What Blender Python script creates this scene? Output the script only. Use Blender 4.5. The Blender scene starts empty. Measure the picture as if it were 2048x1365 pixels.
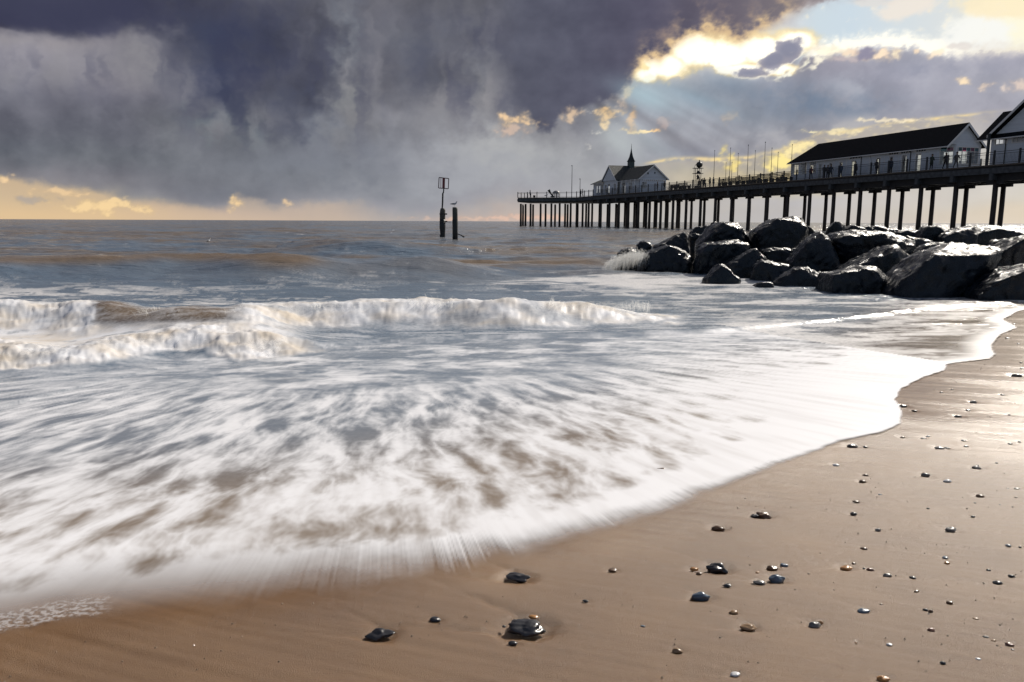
import bpy, bmesh, math, random
import numpy as np
from mathutils import Vector, Matrix, noise as mnoise
random.seed(7)
sc = bpy.context.scene
# ---------------------------------------------------------------- camera
PITCH = math.atan(239.5 / 1560); CP, SP = math.cos(PITCH), math.sin(PITCH); H = 1.2; ROLL = .0045
cd = bpy.data.cameras.new('camera'); cam = bpy.data.objects.new('camera', cd); sc.collection.objects.link(cam)
cd.sensor_width = 36; cd.lens = 1560 / 2048 * 36; cd.clip_start = .05; cd.clip_end = 30000
cam.matrix_world = Matrix.Translation((0, 0, H)) @ Matrix.Rotation(math.pi / 2 - PITCH, 4, 'X') @ Matrix.Rotation(ROLL, 4, 'Z')
sc.camera = cam
# ---------------------------------------------------------------- sun and world
SUN_AZ, SUN_EL = math.radians(39), math.radians(36)
sd = bpy.data.lights.new('sun', 'SUN'); sd.energy = 4.7; sd.angle = math.radians(.6); sd.color = (1, .93, .83)
sun = bpy.data.objects.new('sun', sd); sc.collection.objects.link(sun)
sdir = Vector((math.sin(SUN_AZ) * math.cos(SUN_EL), math.cos(SUN_AZ) * math.cos(SUN_EL), math.sin(SUN_EL)))
sun.rotation_euler = sdir.to_track_quat('Z', 'Y').to_euler(); sun.location = sdir * 50
w = bpy.data.worlds.new('World'); sc.world = w; w.use_nodes = True
nt = w.node_tree; nt.nodes.clear()
def N(t, ty, **k):
    n = t.nodes.new(ty)
    for a, b in k.items():
        if a in n.inputs.keys() if isinstance(a, str) else False: n.inputs[a].default_value = b
        else: setattr(n, a, b)
    return n
sky = nt.nodes.new('ShaderNodeTexSky'); sky.sky_type = 'NISHITA'; sky.sun_disc = False
sky.sun_elevation = SUN_EL; sky.sun_rotation = SUN_AZ; sky.air_density = 1; sky.dust_density = 1.5
bg = nt.nodes.new('ShaderNodeBackground'); bg.inputs[1].default_value = .09
tc = nt.nodes.new('ShaderNodeTexCoord')
mp = nt.nodes.new('ShaderNodeMapping'); mp.inputs['Scale'].default_value = (1.2, 1.2, 3.2)
nz = nt.nodes.new('ShaderNodeTexNoise'); nz.inputs['Scale'].default_value = 1.6; nz.inputs['Detail'].default_value = 7; nz.inputs['Roughness'].default_value = .55
cr = nt.nodes.new('ShaderNodeValToRGB'); cr.color_ramp.elements[0].position = .40; cr.color_ramp.elements[1].position = .60
nz2 = nt.nodes.new('ShaderNodeTexNoise'); nz2.inputs['Scale'].default_value = 3.1; nz2.inputs['Detail'].default_value = 5
cc = nt.nodes.new('ShaderNodeValToRGB')
cc.color_ramp.elements[0].position = .35; cc.color_ramp.elements[0].color = (1.2, 1.5, 2.1, 1)
cc.color_ramp.elements[1].position = .68; cc.color_ramp.elements[1].color = (2.9, 3.1, 3.7, 1)
mx = nt.nodes.new('ShaderNodeMix'); mx.data_type = 'RGBA'
L = nt.links.new
L(tc.outputs['Generated'], mp.inputs['Vector']); L(mp.outputs[0], nz.inputs['Vector']); L(mp.outputs[0], nz2.inputs['Vector'])
L(nz.outputs[0], cr.inputs[0]); L(nz2.outputs[0], cc.inputs[0]); L(cr.outputs[0], mx.inputs[0]); L(sky.outputs[0], mx.inputs[6]); L(cc.outputs[0], mx.inputs[7])
# the storm cloud goes on overhead to the left, broken bright cloud round the sun
def vm(op, v): 
    n_ = nt.nodes.new('ShaderNodeVectorMath'); n_.operation = op; n_.inputs[1].default_value = v; L(tc.outputs['Generated'], n_.inputs[0]); return n_
def mr(src, a, b):
    n_ = nt.nodes.new('ShaderNodeMapRange'); n_.interpolation_type = 'SMOOTHSTEP'; L(src, n_.inputs[0]); n_.inputs[1].default_value = a; n_.inputs[2].default_value = b; return n_.outputs[0]
near = mr(vm('DOT_PRODUCT', tuple(sdir)).outputs['Value'], .70, .97)
front = mr(vm('DOT_PRODUCT', (-.35, .94, 0)).outputs['Value'], -.25, .45)
sub_ = nt.nodes.new('ShaderNodeMath'); sub_.operation = 'SUBTRACT'; sub_.use_clamp = True; L(front, sub_.inputs[0]); L(near, sub_.inputs[1])
mxf = nt.nodes.new('ShaderNodeMath'); mxf.operation = 'MAXIMUM'; L(cr.outputs[0], mxf.inputs[0]); L(sub_.outputs[0], mxf.inputs[1]); L(mxf.outputs[0], mx.inputs[0])
st = nt.nodes.new('ShaderNodeValToRGB'); st.color_ramp.elements[0].position = .3; st.color_ramp.elements[0].color = (.55,.60,1.0,1); st.color_ramp.elements[1].position = .72; st.color_ramp.elements[1].color = (1.6,1.6,1.9,1); L(nz2.outputs[0], st.inputs[0])
m1 = nt.nodes.new('ShaderNodeMix'); m1.data_type = 'RGBA'; L(front, m1.inputs[0]); L(cc.outputs[0], m1.inputs[6]); L(st.outputs[0], m1.inputs[7])
m2 = nt.nodes.new('ShaderNodeMix'); m2.data_type = 'RGBA'; L(near, m2.inputs[0]); L(m1.outputs[2], m2.inputs[6]); m2.inputs[7].default_value = (7.0,6.0,4.8,1); L(m2.outputs[2], mx.inputs[7])
L(mx.outputs[2], bg.inputs[0])
wo = nt.nodes.new('ShaderNodeOutputWorld'); L(bg.outputs[0], wo.inputs[0])
sc.view_settings.view_transform = 'Standard'; sc.view_settings.look = 'None'; sc.view_settings.exposure = 0; sc.view_settings.gamma = 1
sc.cycles.use_denoising = True; sc.cycles.max_bounces = 6; sc.cycles.transparent_max_bounces = 12; sc.cycles.diffuse_bounces = 3
sc.cycles.sample_clamp_indirect = 3
# ---------------------------------------------------------------- where a picture point lies in the world (layout only)
def ray(x, y):
    dx, dy = x - 1024, y - 682.5
    x2 = dx + ROLL * dy; y2 = dy - ROLL * dx
    xc = x2 / 1560; yc = -y2 / 1560
    return Vector((xc, CP + yc * SP, -SP + yc * CP))
def at_z(x, y, z):
    d = ray(x, y); t = (z - H) / d.z
    return Vector((d.x * t, d.y * t, z))
def at_Y(x, y, Y):
    d = ray(x, y); return Vector((0, 0, H)) + d * (Y / d.y)
def sandz(X, Y):
    d = .55 * X - .83 * (Y - 7.5)
    return np.where(d > 0, .032 * d, np.maximum(.05 * d, -1.4))
def ground(x, y, up=0.0):
    z = .1
    for _ in range(12):
        p = at_z(x, y, z); z = float(sandz(p.x, p.y)) + up
    return Vector((p.x, p.y, z))
# ---------------------------------------------------------------- object helpers
def link(o): sc.collection.objects.link(o); return o
def tag(o, label=None, cat=None, group=None, kind=None):
    if label: o['label'] = label
    if cat: o['category'] = cat
    if group: o['group'] = group
    if kind: o['kind'] = kind
    return o
def empty(name, loc, rz=0, **k):
    o = bpy.data.objects.new(name, None); o.empty_display_size = .2; link(o); o.location = loc; o.rotation_euler = (0, 0, rz)
    return tag(o, **k)
class MB:
    def __init__(s): s.v = []; s.f = []; s.m = []
    def add(s, vs, fs, m=0):
        b = len(s.v); s.v += [tuple(v) for v in vs]; s.f += [tuple(i + b for i in f) for f in fs]; s.m += [m] * len(fs); return s
    def box(s, x0, x1, y0, y1, z0, z1, m=0):
        return s.add([(x0,y0,z0),(x1,y0,z0),(x1,y1,z0),(x0,y1,z0),(x0,y0,z1),(x1,y0,z1),(x1,y1,z1),(x0,y1,z1)],
                     [(0,3,2,1),(4,5,6,7),(0,1,5,4),(1,2,6,5),(2,3,7,6),(3,0,4,7)], m)
    def tube(s, pts, rads, n=8, m=0):
        pts = [Vector(p) for p in pts]
        if not hasattr(rads, '__len__'): rads = [rads] * len(pts)
        vs = []
        for i, p in enumerate(pts):
            a = pts[max(i - 1, 0)]; b = pts[min(i + 1, len(pts) - 1)]; d = (b - a).normalized()
            q = Vector((0, 0, 1)) if abs(d.z) < .9 else Vector((1, 0, 0))
            u = d.cross(q).normalized(); v = u.cross(d)
            for k in range(n):
                t = 2 * math.pi * k / n; vs.append(p + (u * math.cos(t) + v * math.sin(t)) * rads[i])
        fs = []
        for i in range(len(pts) - 1):
            for k in range(n):
                k2 = (k + 1) % n; fs.append((i*n+k, i*n+k2, (i+1)*n+k2, (i+1)*n+k))
        fs.append(tuple(range(n))); fs.append(tuple(range((len(pts)-1)*n, len(pts)*n))[::-1])
        return s.add(vs, fs, m)
    def prism(s, poly, off, m=0):
        n = len(poly); off = Vector(off); a = [Vector(p) for p in poly]; b = [p + off for p in a]
        return s.add(a + b, [tuple(range(n))[::-1], tuple(range(n, 2*n))] + [(i, (i+1) % n, n+(i+1) % n, n+i) for i in range(n)], m)
    def mesh(s, name, mats):
        me = bpy.data.meshes.new(name); me.from_pydata(s.v, [], s.f)
        for m in (mats if isinstance(mats, (list, tuple)) else [mats]): me.materials.append(m)
        if any(s.m): me.polygons.foreach_set('material_index', s.m)
        bm = bmesh.new(); bm.from_mesh(me); bmesh.ops.recalc_face_normals(bm, faces=bm.faces); bm.to_mesh(me); bm.free()
        me.update(); return me
    def build(s, name, mats, parent=None, loc=None, smooth=False):
        me = s.mesh(name, mats); o = bpy.data.objects.new(name, me); link(o)
        if parent is not None: o.parent = parent
        if loc is not None: o.location = loc
        if smooth: me.polygons.foreach_set('use_smooth', [True] * len(me.polygons))
        return o
def inst(name, me, parent=None, loc=(0,0,0), rz=0):
    o = bpy.data.objects.new(name, me); link(o); o.location = loc; o.rotation_euler = (0, 0, rz)
    if parent is not None: o.parent = parent
    return o
def mat(name, col, rough=.6, metal=0, var=.0, scale=5, bump=0, bscale=20, spec=.5, stretch=None, col2=None):
    m = bpy.data.materials.new(name); m.use_nodes = True; t = m.node_tree; b = t.nodes['Principled BSDF']
    b.inputs['Base Color'].default_value = (*col, 1); b.inputs['Roughness'].default_value = rough; b.inputs['Metallic'].default_value = metal
    b.inputs['Specular IOR Level'].default_value = spec
    c = t.nodes.new('ShaderNodeTexCoord'); mpn = t.nodes.new('ShaderNodeMapping'); t.links.new(c.outputs['Object'], mpn.inputs[0])
    if stretch: mpn.inputs['Scale'].default_value = stretch
    if var or col2:
        n = t.nodes.new('ShaderNodeTexNoise'); n.inputs['Scale'].default_value = scale; n.inputs['Detail'].default_value = 6; t.links.new(mpn.outputs[0], n.inputs[0])
        r = t.nodes.new('ShaderNodeValToRGB'); r.color_ramp.elements[0].position = .35; r.color_ramp.elements[1].position = .65
        c2 = col2 or tuple(min(1, x * (1 + var)) for x in col); c1 = col if col2 else tuple(x * (1 - var) for x in col)
        r.color_ramp.elements[0].color = (*c1, 1); r.color_ramp.elements[1].color = (*c2, 1)
        t.links.new(n.outputs[0], r.inputs[0]); t.links.new(r.outputs[0], b.inputs['Base Color'])
    if bump:
        n = t.nodes.new('ShaderNodeTexNoise'); n.inputs['Scale'].default_value = bscale; n.inputs['Detail'].default_value = 5; t.links.new(mpn.outputs[0], n.inputs[0])
        bp = t.nodes.new('ShaderNodeBump'); bp.inputs['Strength'].default_value = 1; bp.inputs['Distance'].default_value = bump
        t.links.new(n.outputs[0], bp.inputs['Height']); t.links.new(bp.outputs[0], b.inputs['Normal'])
    return m
# ---------------------------------------------------------------- numpy noise
_rs = np.random.RandomState(11); _pm = _rs.permutation(256); _pm = np.concatenate([_pm, _pm])
_an = _rs.rand(256) * 2 * np.pi; _gx, _gy = np.cos(_an), np.sin(_an)
def pn(x, y, seed=0):
    x = np.asarray(x, float) + seed * 37.17; y = np.asarray(y, float) + seed * 11.31
    xi = np.floor(x).astype(np.int64); yi = np.floor(y).astype(np.int64); xf = x - xi; yf = y - yi; xi &= 255; yi &= 255
    u = xf*xf*xf*(xf*(xf*6-15)+10); v = yf*yf*yf*(yf*(yf*6-15)+10)
    def g(ix, iy, dx, dy):
        h = _pm[_pm[ix & 255] + (iy & 255)]; return _gx[h]*dx + _gy[h]*dy
    a = g(xi, yi, xf, yf); b = g(xi+1, yi, xf-1, yf); c = g(xi, yi+1, xf, yf-1); d = g(xi+1, yi+1, xf-1, yf-1)
    return 1.41 * ((a*(1-u)+b*u)*(1-v) + (c*(1-u)+d*u)*v)
def fbm(x, y, o=4, seed=0, gain=.5):
    s = 0; a = 1; tt = 0
    for i in range(o):
        s = s + a * pn(x, y, seed + i*3); tt += a; a *= gain; x = x * 2.03; y = y * 2.03
    return s / tt
def ss(a, b, x):
    t = np.clip((x - a) / (b - a), 0, 1); return t * t * (3 - 2 * t)
def grid_mesh(name, X, Y, Z, m, attrs=None, keep=None, smooth=True):
    r, c = X.shape; idx = np.arange(r*c).reshape(r, c)
    q = np.stack([idx[:-1,:-1], idx[:-1,1:], idx[1:,1:], idx[1:,:-1]], -1).reshape(-1, 4)
    if keep is not None: q = q[keep[:-1,:-1].ravel() | keep[1:,1:].ravel() | keep[:-1,1:].ravel() | keep[1:,:-1].ravel()]
    used = np.unique(q); rem = np.zeros(r*c, np.int64); rem[used] = np.arange(len(used)); q = rem[q]
    co = np.stack([X.ravel(), Y.ravel(), Z.ravel()], -1)[used].astype(np.float32)
    me = bpy.data.meshes.new(name); me.vertices.add(len(co)); me.vertices.foreach_set('co', co.ravel())
    me.loops.add(q.size); me.loops.foreach_set('vertex_index', q.ravel().astype(np.int32))
    me.polygons.add(len(q)); me.polygons.foreach_set('loop_start', np.arange(0, q.size, 4, dtype=np.int32))
    me.polygons.foreach_set('loop_total', np.full(len(q), 4, np.int32)); me.polygons.foreach_set('use_smooth', np.full(len(q), smooth))
    for k, v in (attrs or {}).items():
        if v.ndim == 3:
            a = me.attributes.new(k, 'FLOAT_COLOR', 'POINT')
            vv = np.concatenate([v.reshape(-1, 3), np.ones((r*c, 1))], 1)[used]; a.data.foreach_set('color', vv.astype(np.float32).ravel())
        else:
            a = me.attributes.new(k, 'FLOAT', 'POINT'); a.data.foreach_set('value', v.ravel()[used].astype(np.float32))
    me.materials.append(m); me.update(); me.validate(); o = bpy.data.objects.new(name, me); link(o); return o
def poly_dist(X, Y, P):
    """signed distance (positive on the left of the direction of travel), position along the line"""
    best = np.full(X.shape, 1e9); sg = np.zeros(X.shape); al = np.zeros(X.shape); acc = 0
    for (ax, ay), (bx, by) in zip(P[:-1], P[1:]):
        ex, ey = bx-ax, by-ay; l2 = ex*ex+ey*ey; l = math.sqrt(l2)
        t = np.clip(((X-ax)*ex + (Y-ay)*ey)/l2, 0, 1); dx = X-ax-t*ex; dy = Y-ay-t*ey; d = np.sqrt(dx*dx+dy*dy)
        cr_ = ex*(Y-ay) - ey*(X-ax); m = d < best - 1e-9
        best = np.where(m, d, best); sg = np.where(m, np.sign(cr_), sg); al = np.where(m, acc + t*l, al); acc += l
    return best * sg, al
def spl(P, n=6):
    P = np.array(P, float); out = []
    for i in range(len(P)-1):
        p0 = P[max(i-1,0)]; p1 = P[i]; p2 = P[i+1]; p3 = P[min(i+2,len(P)-1)]
        for k in range(n):
            t = k/n; out.append(.5*((2*p1)+(-p0+p2)*t+(2*p0-5*p1+4*p2-p3)*t*t+(-p0+3*p1-3*p2+p3)*t**3))
    out.append(P[-1]); return np.array(out)
# ---------------------------------------------------------------- sky backdrop over the sea
def hermite(x, kx, kv):
    kx = np.array(kx, float); kv = np.array(kv, float); n = len(kx)
    dm = np.zeros_like(kv); dm[1:-1] = (kv[2:]-kv[:-2]) / (kx[2:]-kx[:-2]).reshape(-1, *([1]*(kv.ndim-1)))
    i = np.clip(np.searchsorted(kx, x) - 1, 0, n-2); h = kx[i+1]-kx[i]; t = np.clip((x-kx[i])/h, 0, 1)
    return i, h, t, dm
def sky_paint(px, py, u, v):
    """px,py: position in the view in picture units; u,v: azimuth, elevation in degrees"""
    xs = [0,200,400,600,800,1000,1150,1300,1450,1600,1800,2048]
    T = {
    -250:[(70,74,98),(64,70,96),(66,72,98),(80,86,104),(92,95,110),(84,88,106),(80,80,100),(92,90,108),(110,108,120),(130,128,138),(170,170,172),(225,210,190)],
    -60:[(64,66,90),(60,66,92),(64,70,94),(82,88,104),(95,97,110),(82,86,104),(78,78,98),(92,88,106),(112,106,118),(138,130,138),(200,205,205),(240,225,200)],
    0:[(63,64,88),(64,68,90),(64,68,92),(82,86,102),(94,96,108),(84,88,102),(80,80,98),(96,90,106),(112,104,116),(150,140,145),(225,225,220),(250,232,200)],
    45:[(60,60,84),(58,62,88),(62,66,90),(74,78,96),(98,100,112),(82,86,102),(78,76,96),(82,78,98),(120,108,118),(205,205,205),(218,226,228),(255,248,225)],
    75:[(150,146,150),(120,116,124),(60,66,90),(72,76,95),(104,108,118),(84,86,102),(80,78,98),(84,80,100),(215,190,155),(222,228,228),(222,228,230),(255,250,232)],
    110:[(150,148,158),(128,126,136),(70,74,94),(72,76,96),(104,106,116),(92,94,108),(84,84,102),(110,100,108),(255,250,235),(158,155,170),(175,178,190),(176,176,190)],
    150:[(124,126,140),(122,120,132),(110,108,120),(70,74,94),(98,100,110),(104,106,114),(90,90,106),(170,160,150),(205,212,212),(150,154,170),(166,168,184),(166,168,180)],
    190:[(106,110,126),(98,100,118),(104,106,118),(72,76,94),(110,112,120),(116,118,126),(92,92,108),(160,176,182),(142,158,172),(138,150,168),(158,162,178),(166,168,180)],
    225:[(94,98,114),(92,96,112),(100,104,114),(84,88,102),(128,130,136),(126,128,134),(104,106,118),(148,158,168),(144,156,168),(132,144,160),(156,160,174),(172,172,182)],
    270:[(92,98,112),(92,98,112),(104,110,118),(104,110,118),(120,124,132),(136,138,142),(148,150,152),(152,156,162),(150,154,162),(158,160,166),(176,172,174),(186,184,186)],
    320:[(104,112,122),(106,114,122),(112,120,128),(110,118,128),(122,128,138),(150,154,158),(160,164,164),(150,154,160),(146,148,156),(182,174,160),(200,194,182),(206,202,196)],
    360:[(140,136,138),(124,124,130),(116,122,130),(116,124,132),(124,132,142),(156,158,162),(166,168,168),(176,172,166),(200,186,156),(215,196,150),(205,198,186),(212,206,198)],
    395:[(168,160,150),(168,158,148),(126,130,138),(136,138,144),(134,140,150),(166,162,164),(176,176,176),(182,178,174),(186,182,178),(196,192,188),(204,198,192),(216,208,196)],
    425:[(226,196,152),(222,192,154),(192,172,158),(176,164,160),(166,162,164),(190,176,168),(190,184,180),(188,184,180),(188,184,182),(192,188,186),(206,198,188),(222,208,188)],
    450:[(226,196,154),(224,194,156),(212,186,160),(196,178,164),(184,174,168),(204,182,170),(198,188,182),(190,186,182),(190,186,184),(194,190,188),(210,200,190),(226,212,192)]}
    ys = sorted(T); TB = np.array([T[y] for y in ys], float)
    n1 = fbm(u/7, v/5, 4, 1); n2 = fbm(u/7+9, v/5, 4, 2); f1 = fbm(u/2.2, v/1.6, 5, 5); f2 = fbm(u/2.2, v/1.6, 5, 8)
    amp = ss(470, 380, py)
    qx = px + n1*60 + f1*22; qy = py + (n2*34 + f2*14)*amp
    qx = np.clip(qx, 0, 2048); qy = np.clip(qy, -250, 450)
    # smooth bicubic look up
    i, h, t, dm = hermite(qy, ys, TB)
    j, hx, tx, _ = hermite(qx, xs, TB.transpose(1,0,2))
    def cx(row, drow=None):
        R = row
        A = R[..., :, :]
        return A
    def rowval(arr):  # arr (ny,nx,3) -> value at (i or i+1, qx)
        kx = np.array(xs, float); d = np.zeros_like(arr); d[:,1:-1] = (arr[:,2:]-arr[:,:-2])/(kx[2:]-kx[:-2])[None,:,None]
        def at(ii):
            a = arr[ii, j]; b = arr[ii, j+1]; da = d[ii, j]*hx[...,None]; db = d[ii, j+1]*hx[...,None]; t1 = tx[...,None]
            return a*(2*t1**3-3*t1**2+1)+da*(t1**3-2*t1**2+t1)+b*(-2*t1**3+3*t1**2)+db*(t1**3-t1**2)
        return at
    V = rowval(TB); D = rowval(dm); t1 = t[...,None]; hh = h[...,None]
    col = V(i)*(2*t1**3-3*t1**2+1)+D(i)*hh*(t1**3-2*t1**2+t1)+V(i+1)*(-2*t1**3+3*t1**2)+D(i+1)*hh*(t1**3-t1**2)
    lum = col.mean(-1, keepdims=True); cool = ss(8, -8, col[...,0]-col[...,2]); col = col + (lum*np.array([1.0,.985,1.045])-col)*(cool*(.62-.12*ss(0,60,py)))[...,None]; col = col+(7*ss(1100,700,px)*ss(330,60,py))[...,None]
    def mixc(c, m): nonlocal col; col = col*(1-m[...,None]) + np.array(c, float)*m[...,None]
    def G(cx_, cy_, rx, ry, ang=0):
        a = math.radians(ang); dx = px-cx_; dy = py-cy_; X_ = dx*math.cos(a)+dy*math.sin(a); Y_ = -dx*math.sin(a)+dy*math.cos(a)
        return np.exp(-(X_/rx)**2-(Y_/ry)**2)
    fine = fbm(u/.9, v/.7, 5, 21, .6); med = fbm(u/2.5, v/1.8, 5, 25, .55)
    w1 = fbm(u/1.8, v/1.5, 4, 181, .6); w2 = fbm(u/1.8, v/1.5, 4, 185, .6); w3 = fbm(u/.6, v/.5, 3, 188, .6); w4 = fbm(u/.6, v/.5, 3, 191, .6)
    def puff(cx_, cy_, rx, ry, c, k=1, ang=0, nz=.42, soft=.5):
        a = math.radians(ang); q1 = px-cx_+w1*rx*1.5+w3*10; q2 = py-cy_+w2*ry*1.5+w4*8; X_ = (q1*math.cos(a)+q2*math.sin(a))/rx; Y_ = (-q1*math.sin(a)+q2*math.cos(a))/ry
        e_ = np.exp(-X_*X_-Y_*Y_); m = e_*1.5 - .38 + (fine*nz*1.1 + med*.45)*ss(.03,.2,e_); mk = ss(-.1, soft+.8, m)*k
        if not mk.any(): return
        mixc(np.array(c)*.93, mk); mixc(np.minimum(np.array(c)*1.1, 275), ss(.35, 1.1, m + fine*.8)*k*.75)
    def GW(cx_, cy_, rx, ry):
        q1 = px-cx_+w1*46+n1*30; q2 = py-cy_+w2*52+n2*30; return np.exp(-(q1/rx)**2-(q2/ry)**2)
    # --- rain shafts and mottling in the storm cloud
    left = ss(1350, 900, px)
    shaft = fbm(u/3.2+v*.03+n1*.6, v/11, 3, 31); col += (shaft*15*left*ss(440, 330, py)*ss(60,160,py))[...,None]*np.array([1,1,.95])
    tw = fbm((u+w1*1.2)/2.6, (v+w2*1.6)/3.6, 4, 35, .5); col += ((med*12+tw*22*ss(420,300,py))*amp)[...,None]*np.array([1,.98,.95])
    # --- rolled cloud edge on the far left
    ye = np.interp(px, [-900,0,60,110,180,230,262,290,320,350,380,405,430,480],[40,57,62,68,76,74,50,47,60,90,120,160,215,260]) + fine*9 + med*8
    s = py-ye; side = ss(470, 400, px)
    under = ss(-5, 7+0.10*np.clip(px,0,400), s)*np.exp(-np.maximum(s,0)/70)*side
    mixc((160,155,160), under*.62*ss(330,60,px)); mixc((132,130,138), under*.65*ss(100,260,px)); mixc((60,62,86), ss(6,-16,s)*side*.75*ss(360,250,px))
    for a in [(300,105,60,45,(136,134,140),.55),(345,150,45,50,(124,124,132),.55),(430,250,60,18,(122,128,132),.6),(445,225,13,35,(118,124,130),.6),(400,240,40,18,(116,122,128),.5),
              (690,60,35,110,(112,116,126),.5),(735,110,30,90,(112,112,122),.4),(690,200,32,25,(136,138,140),.65),(650,250,45,38,(134,138,146),.6),(700,235,40,60,(126,126,130),.5),(905,215,55,45,(134,132,136),.6),
              (970,150,40,60,(122,124,132),.5),(985,215,30,60,(138,136,140),.5),(1010,20,45,50,(112,112,122),.4),(525,260,25,35,(118,124,130),.6)]:
        mixc(a[4], np.clip(GW(*a[:4])*(1+1.2*med+.5*fine)*a[5]*1.75,0,.95))
    for a in [(250,20,260,34,(62,64,86),.6),(480,90,90,90,(62,66,88),.6),(1120,110,90,90,(82,80,98),.5),(450,200,38,50,(66,70,90),.8),(480,235,12,34,(72,78,94),.8),(590,215,60,60,(74,78,96),.7),(590,255,30,35,(84,88,104),.6),(420,130,50,80,(62,68,92),.6),(850,120,70,90,(84,88,104),.5),(1040,90,50,60,(88,90,106),.4)]:
        mixc(a[4], np.clip(GW(*a[:4])*(1+1.2*med)*a[5]*1.1,0,1))
    wv_ = fbm((u+w1*1.0)/2.1, (v+w2*1.2)/5.5, 4, 37, .55)
    reg = np.maximum(np.maximum(G(960,190,110,95), G(700,150,70,150)), np.maximum(G(470,240,130,40)*.8, G(120,140,260,50)*.7))*amp
    mixc((150,148,152), ss(-.05,.42,wv_)*reg*.55); mixc((78,80,100), ss(.02,-.4,wv_)*reg*.5)
    reg2 = np.maximum(G(500,130,170,110), G(1080,60,160,120)); mixc((56,60,84), ss(-.1,.35,-wv_)*reg2*.45)
    for a in [(930,330,150,70,(166,168,174),.85),(1010,290,80,45,(176,177,178),.7),(640,330,160,45,(128,132,142),.5),(880,250,60,40,(136,136,142),.5),(760,395,120,30,(150,152,158),.5)]:
        mixc(a[4], np.clip(GW(*a[:4])*(1+.8*med)*a[5]*1.2,0,.9))
    # --- the big dark cloud's ragged right edge, with the blaze behind it
    ex = [900,985,1000,1028,1060,1078,1100,1125,1150,1185,1210,1240,1262,1272,1290,1320,1345,1375,1410,1450,1480,1505,1530,1570,1630,1740,1850,2000,2300]
    ey = [260,252,232,225,232,262,268,238,225,212,205,188,165,140,118,122,95,72,64,66,82,66,52,30,8,-14,-30,-60,-130]
    yE = np.interp(px, ex, ey); s = py - yE + fine*17 + med*20 + 4
    dark = ss(9, -14, s)*ss(960, 1060, px)
    below = ss(-8, 12, s)*ss(1120, 1200, px)
    glow = below*np.exp(-np.maximum(s,0)/70)
    # sky seen above the far bank on the right
    bx = [1150,1230,1290,1340,1385,1420,1440,1470,1500,1540,1590,1605,1625,1650,1700,1760,1830,1880,1920,1980,2060,2500]
    by = [330,250,178,158,140,120,140,152,150,150,135,112,100,96,86,78,82,94,100,98,96,90]
    cum = np.abs(fbm(u/1.4, v/1.1, 5, 41, .6)); yB = np.interp(px, bx, by) - cum*34 + 8 + fine*6; s2 = py - yB
    above = ss(4, -5, s2)*below
    side_r = ss(1560, 1640, px)
    upc = np.stack([np.interp(px,[1500,1700,1900,2048],v_) for v_ in ([208,206,222,255],[220,220,226,244],[224,230,226,214])],-1)
    m = above*side_r; col = col*(1-m[...,None]) + upc*m[...,None]
    # bright clouds high on the right
    for a in [(2030,70,95,80,(255,250,225),1,-20),(1960,75,60,45,(250,250,245),.95,0),(1820,10,60,22,(246,234,220),.8,-20),(2010,10,90,24,(255,238,200),.8,0),(1900,92,80,14,(250,250,245),.8,0),(1745,4,40,8,(235,225,215),.6,0)]:
        mixc(a[4], ss(.1,.7,G(a[0],a[1],a[2],a[3],a[6])*1.3+fine*.45+med*.2)*a[5]*above)
    # blaze
    bl = 0
    for a in [(1330,132,50,26),(1295,148,26,16),(1390,100,55,38),(1450,112,62,34),(1520,100,60,30),(1590,84,44,24),(1480,140,60,14),(1560,140,40,12)]: bl = np.maximum(bl, G(*a))
    bm_ = ss(.28, .72, bl + fine*.30)*np.clip(below*1.3,0,1)
    soft = ss(.02,.7,bl)*below
    mixc((226,212,186), soft*.75*(1-ss(0,30,s2)*.7)); mixc((255,226,160), ss(.10,.5,bl+fine*.3)*below*(1-ss(0,12,s2))*.75); mixc((292,285,262), bm_*(1-ss(-2,9,s2)))
    # violet cumulus standing in front of the blaze
    vm = np.maximum(G(1578,100,36,26,-12), np.maximum(G(1548,120,40,20,-25), G(1500,146,50,12)*.8)); vg = ss(.03,.15,vm); k = ss(.40,.66,vm+fine*.4+w3*.25+.03)*vg
    mixc((270,262,245), ss(.25,.48,vm+fine*.4+w3*.2)*(1-k)*.9*vg); mixc(np.array((150,148,165))+0, k*.9); mixc((128,132,154), k*ss(.55,.9,vm)*.6)
    # bright cumulus rim along the bank
    rim = np.exp(-(np.minimum(s2,0)/14)**2)*np.exp(-(np.maximum(s2,0)/13)**2)*below*ss(1590,1640,px)
    mixc((272,266,250), np.clip(rim*1.25*ss(1990,1850,px)*(1+fine*.7),0,1)); mixc((235,226,214), np.clip(rim*.6*ss(1850,1990,px),0,1))
    for a in [(1660,100,40,14,(262,246,220),.9),(1690,118,30,9,(188,176,178),.8),(1700,104,24,8,(240,215,190),.8),(1640,128,45,10,(255,244,222),.8,-22),(1560,145,42,9,(272,262,235),.9,-25),(1610,122,30,8,(262,250,226),.8,-35),
              (1765,112,34,12,(255,226,196),.95,-8),(1798,106,12,10,(268,240,205),.9,0),(1828,104,8,5,(250,225,195),.8,0),(1868,108,18,10,(255,232,205),.95,-25),(1925,160,26,12,(255,226,188),.9,12),(1975,175,22,10,(236,212,190),.8,-20),
              (2010,178,10,14,(225,208,196),.7,0),(2035,170,20,18,(226,205,190),.7,0),(1730,104,30,14,(140,136,156),.85,-8),(1915,92,36,8,(222,214,208),.6,0)]:
        puff(a[0],a[1],a[2],a[3],a[4],a[5],a[6] if len(a)>6 else 0)
    # back of the dark cloud: brownish fringe then the cloud itself
    fr = np.exp(-((s+6)/15)**2)*ss(1180,1290,px); mixc((176,148,128), np.clip(fr*.75*(1+fine),0,1)*ss(1650,1560,px)); mixc((170,158,160), fr*.5*ss(1560,1650,px))
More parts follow.
